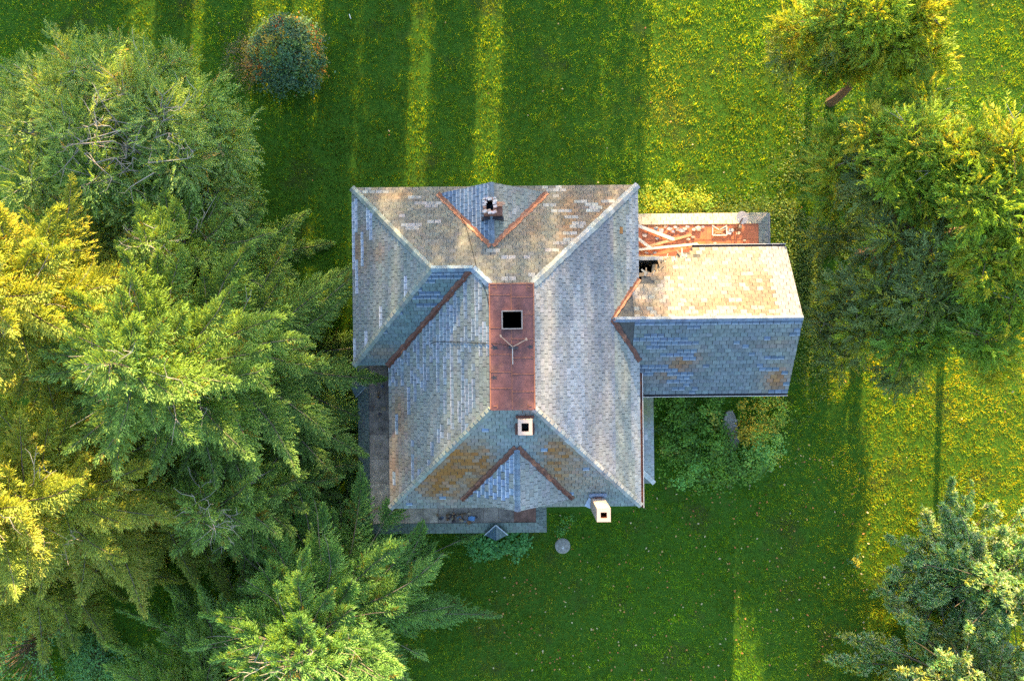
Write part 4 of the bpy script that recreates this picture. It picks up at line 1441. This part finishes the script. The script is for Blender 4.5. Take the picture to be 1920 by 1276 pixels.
def feather_tree(name, label, cat, base, blobs, seed, cols, ycols=(), yprob=0.0, per=230, trunk=(), bark=(.16, .10, .07), group=None, tr=.26, sl=(.18, .34), sw=.03, ax=(.45, .9), bare=10, crest=None):
    """loose tree: limbs to foliage masses (x, y, z, radius, height) made of feathery sprays"""
    r = np.random.default_rng(seed)
    T = empty(name, base, label, cat, group)
    m = MB()
    m.tube(trunk, [tr * (1 - .8 * i / (len(trunk) - 1)) for i in range(len(trunk))], 8, bark)
    m.build('trunk', M_BARK, T)
    bm = MB()
    tp = np.array(trunk)
    PP, DD, LL, CC = [], [], [], []
    for bi, (bx, by, bz, br, bh) in enumerate(blobs):
        c = np.array([bx, by, bz])
        k = np.argmin(np.abs(tp[:, 2] - (bz - .8)))
        a = tp[k]
        mid = (a + c) / 2 + [0, 0, .25]
        bm.tube([tuple(a), tuple(mid), tuple(c)], [.085, .06, .02], 5, jit(bark, random, .2), cap=False)
        n = int(per * br * br)
        u = unit(r.normal(size=(n, 3)))
        q = r.random(n) ** .45
        o = u * q[:, None] * [br, br, bh]
        # broken outline: displace radially by direction noise
        o *= (1 + .35 * np.sin(u[:, 0] * 5 + seed + bi) * np.cos(u[:, 1] * 4 + bi))[:, None]
        pos = c + o
        d = unit(u * [1, 1, .35] + r.normal(0, .45, (n, 3)) + [0, 0, .12])
        al = r.uniform(ax[0], ax[1], n)
        base_c = np.array(cols[r.integers(0, len(cols))])
        cc = base_c * r.uniform(.75, 1.3, (n, 1))
        if ycols:
            yk = r.random(n) < yprob * (1.6 if bi % 3 == 0 else .6)
            cc[yk] = np.array(ycols)[r.integers(0, len(ycols), yk.sum())] * r.uniform(.8, 1.2, (yk.sum(), 1))
        for j in range(0, n, 15):
            bm.tube([tuple(c + o[j] * .25), tuple(pos[j]), tuple(pos[j] + d[j] * al[j] * .9)], [.022, .014, .004], 3, jit(bark, random, .3), cap=False)
        ns = 13
        for t in range(ns):
            f = (t + r.uniform(0, .8, n)) / ns
            sgn = 1 if t % 2 else -1
            p = pos + d * (al * f)[:, None]
            p[:, 2] -= .2 * (al * f) ** 2
            dd = rot_h(d, np.radians(r.uniform(15, 60, n)) * sgn * (1 - .6 * f ** 3))
            dd[:, 2] += r.normal(0, .3, n)
            PP.append(p); DD.append(dd); LL.append(r.uniform(sl[0], sl[1], n) * (1.1 - .35 * f)); CC.append(cc * r.uniform(.8, 1.2, (n, 1)))
    for _ in range(bare):
        b_ = blobs[r.integers(0, len(blobs))]
        c = np.array(b_[:3])
        v = unit(r.normal(size=3) * [1, 1, .5]) * b_[3] * 1.25
        w = r.normal(0, .2, 3)
        bm.tube([tuple(c), tuple(c + v * .5 + w), tuple(c + v + w * .5)], [.03, .02, .006], 4, jit((.36, .32, .28), random, .2), cap=False)
        bm.tube([tuple(c + v * .5 + w), tuple(c + v * .8 + w * 2 + r.normal(0, .2, 3))], [.015, .005], 3, jit((.36, .32, .28), random, .2), cap=False)
    if crest is not None:                                                 # bare grey limbs standing out of the crown's open top
        cc_ = np.array(crest)
        for q_ in range(24):
            az = r.uniform(0, 6.28)
            L = r.uniform(.8, 2.6)
            cc_ = np.array(crest) + [[0, 0, 0], [-1.3, .5, -.3], [.9, -.9, -.4], [1.2, .8, -.5]][q_ % 4]
            v = np.array([math.cos(az), math.sin(az), 0])
            w = r.normal(0, .42, (2, 3)) * [1, 1, .3]
            pts = [cc_ - [0, 0, 1.0], cc_ + v * L * .3 + w[0] + [0, 0, .7], cc_ + v * L * .7 + w[1] + [0, 0, .95], cc_ + v * L + (w[0] + w[1]) * .8 + [0, 0, .8]]
            bm.tube([tuple(p) for p in pts], [.04, .028, .018, .006], 5, jit((.30, .275, .245), random, .15), cap=False)
            for k in (1, 2, 2, 3):
                dv = unit(r.normal(size=3) * [1, 1, .3] + v * .8) * r.uniform(.3, 1.0)
                bm.tube([tuple(pts[k]), tuple(pts[k] + dv * .6 + r.normal(0, .08, 3)), tuple(pts[k] + dv)], [.015, .011, .005], 3, jit((.32, .29, .26), random, .15), cap=False)
    bm.build('branches', M_BARK, T)
    P, D, L_, C_ = map(np.concatenate, (PP, DD, LL, CC))
    shoots('crown', P, D, L_, np.full(len(P), sw) * r.uniform(.7, 1.3, len(P)), C_, M_NEEDLE, T)
    return T


def blobs_at(b, lst):
    """foliage masses measured on the survey photo: px, py, height, radius, half height -> relative to base b"""
    o_ = []
    for px, py, z, br, bh in lst:
        q = at(px, py, z) - b
        o_.append((q.x, q.y, z, br, bh))
    return o_


b_ = at(388, 368)
LB = []
lr = random.Random(77)
for (px, py, z, br, bh) in ((235, 280, 7.2, 1.0, .4), (150, 240, 8.4, 1.7, .9), (300, 220, 8.4, 1.6, .9), (230, 180, 8.0, 1.7, .9), (330, 300, 8.0, 1.6, .9), (170, 330, 8.4, 1.6, .9), (270, 370, 7.6, 1.6, .9), (100, 180, 7.4, 1.6, .9), (180, 140, 7.0, 1.6, .9), (290, 150, 6.8, 1.5, .9), (370, 210, 6.8, 1.6, .9), (410, 280, 6.0, 1.5, .9), (390, 370, 5.8, 1.6, .9),
                            (60, 250, 7.6, 1.7, .9), (60, 340, 7.6, 1.6, .9), (130, 420, 7.2, 1.6, .9), (330, 440, 5.8, 1.5, .9), (220, 450, 6.4, 1.6, .9), (430, 350, 4.0, 1.2, .7), (440, 240, 4.6, 1.0, .6), (60, 165, 6.0, 1.3, .8), (330, 130, 5.4, 1.0, .6), (130, 115, 5.6, 1.2, .7), (225, 105, 5.2, .9, .6), (20, 190, 6.4, 1.2, .8)):
    LB.append((px, py, z, br, bh))
feather_tree('larch_tree', 'broad light green tree with bare grey limbs at its top, upper left', 'tree', b_, blobs_at(b_, LB), 7,
             ((.29, .48, .16), (.33, .52, .17), (.26, .44, .14), (.36, .55, .19)), ((.40, .42, .12), (.42, .36, .16)), .05, per=170, trunk=((0, 0, -.05), (-.3, .3, 2), (-.8, .6, 4), (-1.4, .9, 6), (-1.9, 1.0, 7.4)), bark=(.34, .32, .29), tr=.3, sl=(.14, .26), sw=.022, bare=44, crest=tuple(at(238, 275, 8.6) - b_))

BG = ((.24, .34, .13), (.29, .40, .16), (.21, .30, .12))
YGR = ((.27, .44, .06), (.22, .39, .07), (.32, .48, .07))
YC = ((.42, .50, .05), (.46, .48, .06), (.36, .50, .06))  # yellow sprays that carry sunlight in their colour
b_ = at(1556, 192)
feather_tree('juniper_tree', 'leaning juniper with exposed brown trunk in the upper right', 'tree', b_, blobs_at(b_, ((1500, 55, 6.5, 1.1, .9), (1480, 95, 5.5, .8, .6), (1560, 60, 6.5, 1.0, .9), (1610, 110, 6, .8, .5), (1660, 80, 7.5, 1.1, .8), (1580, 110, 5.6, .8, .5), (1720, 20, 8, 1.1, .8), (1570, 25, 8, 1.2, 1.0), (1640, 20, 8.5, 1.3, 1.0), (1700, 50, 7.5, 1.3, .9), (1745, 110, 6.5, .9, .6), (1545, 130, 4.8, .9, .6), (1620, 60, 7, 1.0, .8), (1690, 110, 6, .8, .6))), 11,
             (YGR[1], YGR[0], BG[1], YGR[2]), YC, .45, trunk=((0, 0, -.05), (-.1, -.12, 1.3), (-.18, -.1, 2.6), (-.3, .4, 4.2), (-.47, .94, 6), (-.6, 1.5, 8)), tr=.3, per=190)
b_ = at(1612, 476)
feather_tree('juniper_tree', 'big spreading blue-green juniper right of the wing', 'tree', b_, blobs_at(b_, ((1570, 360, 5, 1.2, .7), (1640, 345, 7, 1.3, .8), (1720, 350, 8, 1.4, .8), (1790, 390, 7.5, 1.3, .7), (1560, 440, 4, 1.0, .6), (1590, 550, 4.5, 1.2, .7), (1660, 540, 6, 1.3, .8), (1740, 560, 7, 1.4, .8), (1560, 610, 3.5, 1.1, .6), (1630, 620, 5, 1.3, .7), (1710, 640, 6, 1.3, .7), (1790, 610, 7, 1.2, .7), (1580, 670, 3, .9, .5), (1690, 690, 4.5, 1.0, .5), (1750, 480, 7.5, 1.1, .6), (1600, 300, 6, .9, .6), (1640, 470, 5.5, .7, .5), (1545, 300, 4.5, .9, .5), (1680, 440, 7, 1.0, .5), (1650, 590, 5.5, 1.1, .6))), 12,
             (*BG, YGR[1]), YC, .2, trunk=((0, 0, -.05), (.0, -.1, 2), (-.07, -.1, 4), (-.5, .2, 5.5), (-1.06, .57, 7)), tr=.33, per=150, bare=16)
b_ = at(1772, 440)
feather_tree('juniper_tree', 'juniper at the right frame edge with sunlit yellow put into its colour', 'tree', b_, blobs_at(b_, ((1640, 250, 8, 1.0, .7), (1720, 270, 9, 1.4, .8), (1800, 300, 9.5, 1.5, .9), (1890, 290, 10, 1.6, 1.0), (1850, 370, 10, 1.5, .9), (1910, 430, 9.5, 1.5, .9), (1850, 480, 9, 1.4, .8), (1900, 560, 8.5, 1.4, .8), (1850, 630, 8, 1.2, .7), (1570, 310, 6.5, .9, .6), (1680, 320, 8.5, 1.0, .6), (1930, 350, 9, 1.5, .9), (1870, 680, 7, .9, .5), (1740, 230, 8, .9, .5), (1660, 205, 6.8, .9, .5), (1745, 185, 7.4, 1.0, .5), (1580, 255, 6.2, .8, .5))), 13,
             YGR, YC, .35, trunk=((0, 0, -.05), (.05, .05, 2), (.1, .1, 4), (.2, .2, 6.5), (.4, .1, 8.5)), tr=.28, per=165, bare=14)
KW = dict(tuft=5, twig=.13, step=.15, sl=(.20, .32), sw=.03, tlen=(.28, .2, .85), clump=1, tdroop=(-.1, .4), rise=(.1, .5), droop=.12, tip=.1, irr=.3)
conifer('pine_tree', 'blue-green soft pine in the lower right', 'tree', at(1752, 1035), 8.5, cone(4.3, .5), 21, cols=((.30, .54, .23), (.41, .66, .28)), yellow=.18, ycol=(.50, .62, .12), nb=140, mat=M_PINE, **KW)  # yellow twigs on both pines paint sunlit tips into the needle colour
conifer('pine_tree', 'pale pine at the bottom right corner with sunlit yellow put into its colour', 'tree', at(1735, 1225), 10.0, cone(5.3, .45), 22, cols=((.33, .64, .25), (.44, .74, .29)), yellow=.35, ycol=(.62, .70, .14), nb=150, mat=M_PINE, **KW)


def leafy(name, label, cat, base, clumps, per, size, cols, seed, csize=.35, flat=.6, group=None, accents=(), stems=True, asp=.62, mat=None):
    """leafy plant: clumps = (x, y, z) centres relative to base"""
    r = np.random.default_rng(seed)
    T = empty(name, base, label, cat, group)
    P, Nn, Sz, C = [], [], [], []
    for cx, cy, cz in clumps:
        o = r.normal(0, csize, (per, 3)) * [1, 1, .55]
        P.append(np.maximum(o + [cx, cy, cz], [-99, -99, .04]))
        Nn.append(r.normal(0, flat, (per, 3)) + [0, 0, 1] + o * .8)
        Sz.append(r.uniform(size * .6, size * 1.3, per))
        c = np.array(cols[r.integers(0, len(cols))])
        for prob, ac in accents:
            if r.random() < prob: c = np.array(ac)
        C.append(c * 2.6 * r.uniform(.65, 1.4, (per, 1)))
    leaves_mesh('foliage', np.concatenate(P), np.concatenate(Nn), np.concatenate(Sz), np.concatenate(C), mat or M_LEAF, T, asp, seed)
    if stems:
        m = MB()
        for cx, cy, cz in clumps[::2]:
            m.tube([(cx * .15, cy * .15, 0), (cx * .6, cy * .6, cz * .5), (cx, cy, cz)], [.03, .02, .01], 4, (.13, .10, .07), cap=False)
        m.build('stems', M_BARK, T)
    return T


def domec(n, R, hz, seed, zmin=.15):
    r = np.random.default_rng(seed)
    out_ = []
    for _ in range(n):
        a, q = r.uniform(0, 6.28), math.sqrt(r.random())
        out_.append((R * q * math.cos(a), R * q * math.sin(a), max(zmin, hz * math.sqrt(max(0, 1 - q * q * .9)) * r.uniform(.75, 1.05))))
    return out_


leafy('round_bush', 'round blue-green bush with orange leaves on the upper lawn', 'bush', at(552, 118), domec(210, 2.15, 2.7, 1), 46, .15, ((.030, .072, .045), (.038, .088, .04), (.04, .078, .046), (.045, .095, .028)), 31, .2, accents=((.07, (.19, .115, .022)), (.04, (.16, .06, .02)), (.05, (.13, .13, .03))))
leafy('twiggy_bush', 'thin grey twiggy bush left of the round blue-green bush', 'bush', at(478, 125), domec(90, 1.5, 1.5, 2), 26, .075, ((.05, .06, .032), (.065, .065, .042), (.04, .055, .025)), 32, .2, accents=((.05, (.30, .22, .06)),))

DG = ((.046, .10, .016), (.058, .125, .016), (.062, .135, .024), (.04, .085, .018))
YG = ((.12, .17, .02), (.16, .19, .02), (.08, .15, .02))  # yellow-green leaves with the sun on the weeds put into the colour
G1 = 'weeds between the wing and the lean-to'
W_ = ((1255, 775, 1.3, .9, DG, 'dark leafy weed beside the lean-to, under the wing gutter'), (1305, 770, 1.3, .9, DG, 'dark leafy weed under the middle of the wing gutter'), (1268, 830, 1.2, .8, DG, 'round-leaved weed beside the lower lean-to edge'),
      (1325, 830, 1.2, .8, DG, 'leafy weed left of the stone slab'), (1280, 880, 1.2, .9, (*DG, (.07, .17, .04)), 'bright green weed at the lower corner of the lean-to'), (1345, 872, 1.1, .7, DG, 'green weed below the stone slab'),
      (1400, 865, 1.0, .7, (*DG, (.08, .16, .035)), 'tall green weed right of the stone slab bottom'), (1425, 835, 1.0, .9, ((.06, .15, .04), (.09, .18, .04)), 'feathery green weed right of the stone slab'),
      (1425, 770, 1.2, 1.1, ((.075, .14, .02), (.07, .13, .02)), 'goldenrod clump in sun at the wing corner'), (1403, 808, .6, 1.1, ((.17, .16, .02), (.06, .13, .02)), 'small bright yellow goldenrod right of the stone slab'))
for i, (px, py, R, hz, cl, lab) in enumerate(W_):
    leafy('weed', lab, 'weed', at(px, py), [(x_, y_, z_ * (.5 + 1.1 * ((q_ * 37) % 10) / 10)) for q_, (x_, y_, z_) in enumerate(domec(40, R * 1.1, hz * 1.3, 50 + i, .1))], 34, .14, cl, 50 + i, .19, group=G1, accents=((.3, (.15, .15, .02)),) if 'goldenrod' in lab else ((.04, (.16, .19, .04)),), stems=False, asp=.75)
for i, (px, py, R, lab) in enumerate(((905, 1020, .95, 'round-leaved dark green plant below the small porch gablet, left one'), (958, 1016, 1.0, 'round-leaved dark green plant below the small porch gablet, right one'))):
    leafy('round_leaved_plant', lab, 'plant', at(px, py), domec(30, R, .6, 70 + i, .1), 20, .17, ((.035, .11, .03), (.045, .13, .04)), 70 + i, .16, .35, group='plants below the brown porch', stems=False, asp=.9)
leafy('weed', 'small bright weed below the mossy eave, right of the brown porch', 'weed', at(1062, 985), domec(10, .6, .4, 80, .08), 22, .1, ((.05, .14, .03), (.04, .10, .03)), 80, .14, stems=False)
G2 = 'sunlit weeds along the orange porch'
for i, (px, py, R) in enumerate(((1215, 385, .9), (1255, 380, .9), (1300, 384, .9))):
    leafy('weed', ('yellow sunlit weed nearest the slate roof corner', 'middle yellow sunlit weed above the orange porch', 'yellow sunlit weed above the fallen white boards')[i], 'weed', at(px, py), domec(30, R, .8, 90 + i, .1), 26, .12, YG, 90 + i, .2, group=G2, stems=False)
leafy('yellow_weed', 'single yellow weed on the edge of the tree shadow, lower right lawn', 'weed', at(1603, 1049), domec(8, .3, .35, 95, .1), 16, .1, ((.36, .28, .03), (.06, .13, .06)), 95, .1, stems=False)
# dark undergrowth in the lower left
for i, (px, py, R, hz, lab) in enumerate(((70, 1205, 3.0, 3.0, 'dark green shrub in the lower left corner under the spruce'), (190, 1235, 1.6, 1.3, 'dark green shrub at the bottom left beside bare lawn'))):
    leafy('understorey_shrub', lab, 'shrub', at(px, py), domec(110, R, hz, 100 + i), 40, .11, ((.05, .12, .045), (.06, .15, .045)), 100 + i, .24, group='shrubs in the lower left')

# rough ground cover under the right-hand trees
n = 30000
x = RNG.normal(0, 1, n) * 1.3 + 17.0
y = RNG.normal(4.5, 4.2, n)
e2 = RNG.random(n) < .4
x[e2] = RNG.normal(21, 3.2, e2.sum()); y[e2] = RNG.normal(5.5, 2.6, e2.sum())
e3 = RNG.random(n) < .15
x[e3] = RNG.normal(11, 2.8, e3.sum()); y[e3] = 7.1 + np.abs(RNG.normal(0, .55, e3.sum()))
k0 = fB(x, y) + .6 * fC(x, y) > -.35
x, y = x[k0], y[k0]
k_ = ~inside_house(x, y) & (x > 6.6)
x, y = x[k_], y[k_]
z = np.abs(RNG.normal(.12, .12, len(x))) + .12 * np.clip(fB(x, y), 0, 2)
cg = np.array([(.06, .12, .025), (.10, .15, .03), (.045, .09, .03), (.10, .15, .025)])[RNG.integers(0, 4, len(x))] * RNG.uniform(1.0, 2.2, (len(x), 1))
tag(leaves_mesh('ground_cover', np.stack([x, y, z], 1), RNG.normal(0, .5, (len(x), 3)) + [0, 0, 1], RNG.uniform(.06, .15, len(x)), cg, M_LEAF, seed=5), 'rough leafy ground cover under the junipers', 'ground cover', kind='stuff')


# ------------------------------------------------------------------ trees beyond the top edge, whose long shadows stripe the lawn; some are added filler crowns
def row_tree(x, y, w, z0, h, seed, dens=1.0, lab='', tx=0.0):
    r = np.random.default_rng(seed)
    n = int(240 * w * (h - z0) * dens)
    t = r.random(n)
    t = np.where((t > .72) & (r.random(n) < (t - .72) * 2.6), r.random(n) * .72, t)
    zz = z0 + (h - z0) * t
    wz = np.where(t > .8, np.sqrt(np.clip(1 - ((t - .8) / .2) ** 2, 0, 1)), 1.0)
    a = r.uniform(0, 6.28, n)
    q = np.sqrt(r.random(n))
    P = np.stack([np.cos(a) * q * w / 2 * wz, np.sin(a) * q * 1.5 * wz, zz], 1)
    T = empty('row_tree', (x, y, 0), lab, 'tree', 'trees beyond the top edge')
    m = MB()
    m.tube([(tx, 0, -.05), (tx + .05, 0, h * .5), (0, 0, h * .9)], [.22, .16, .05], 8, (.12, .095, .075))
    m.build('trunk', M_BARK, T)
    leaves_mesh('crown', P, r.normal(0, 1, (n, 3)), r.uniform(.16, .32, n), np.array((.06, .12, .03)) * r.uniform(.7, 1.3, (n, 1)), M_LEAF, T, .8, seed)


TAN = math.tan(SUN_EL)
SHX = math.tan(SUN_AZ)
ROW = ((-46, -38, 47, 6, 20, .9), (-38, -31, 52, 6, 22, .9), (-31.5, -26.5, 46, 4, 21, .9), (-27, -22.3, 50, 5, 22.5, .9), (-20.9, -18.7, 46, 4, 23.5, 1.1), (-18.1, -15.2, 48, 4, 24.5, 1), (-15.0, -11.3, 47, 10.5, 25, .9), (-11.3, -9.0, 52, 4, 29, .9), (-9.0, -6.0, 46, 4, 27.5, .9),
       (-4.9, -2.1, 46, 4, 26, .95), (-.75, 2.2, 48, 4, 26.5, .85), (2.0, 5.0, 53, 4, 28, .75), (4.6, 7.9, 46, 4, 25.5, .42), (-6.4, -4.8, 58, 15.5, 30, .25), (-2.4, -.5, 57, 15.5, 30, .25), (-22.4, -20.8, 57, 15, 24, .3), (-6.2, -4.85, 63, 4.5, 14.6, .05), (-2.3, -.55, 64, 4.5, 14.6, .05))  # last five are unseen filler crowns, added to thin light through the gaps
for i, (xa, xb, yr, z0, h, de) in enumerate(ROW):
    row_tree((xa + xb) / 2 + SHX * (yr - 13), yr, xb - xa, z0, h, 200 + i, de, 'leafy tree or added filler crown beyond the top edge of the lawn', (xb - xa) * .5 + .7 if z0 > 14 else 0)
# three slim unseen trees, added and shaped to cast dark bands right of the wing
for i, (xg, w, yr) in enumerate(((16.2, 1.0, 27), (17.55, 1.05, 28), (19.65, .7, 27.5))):
    row_tree(xg + SHX * (yr + 8), yr, w, 6, 17.8, 230 + i, 1.1, 'slim unseen tree added for its shadow band, right of the house')
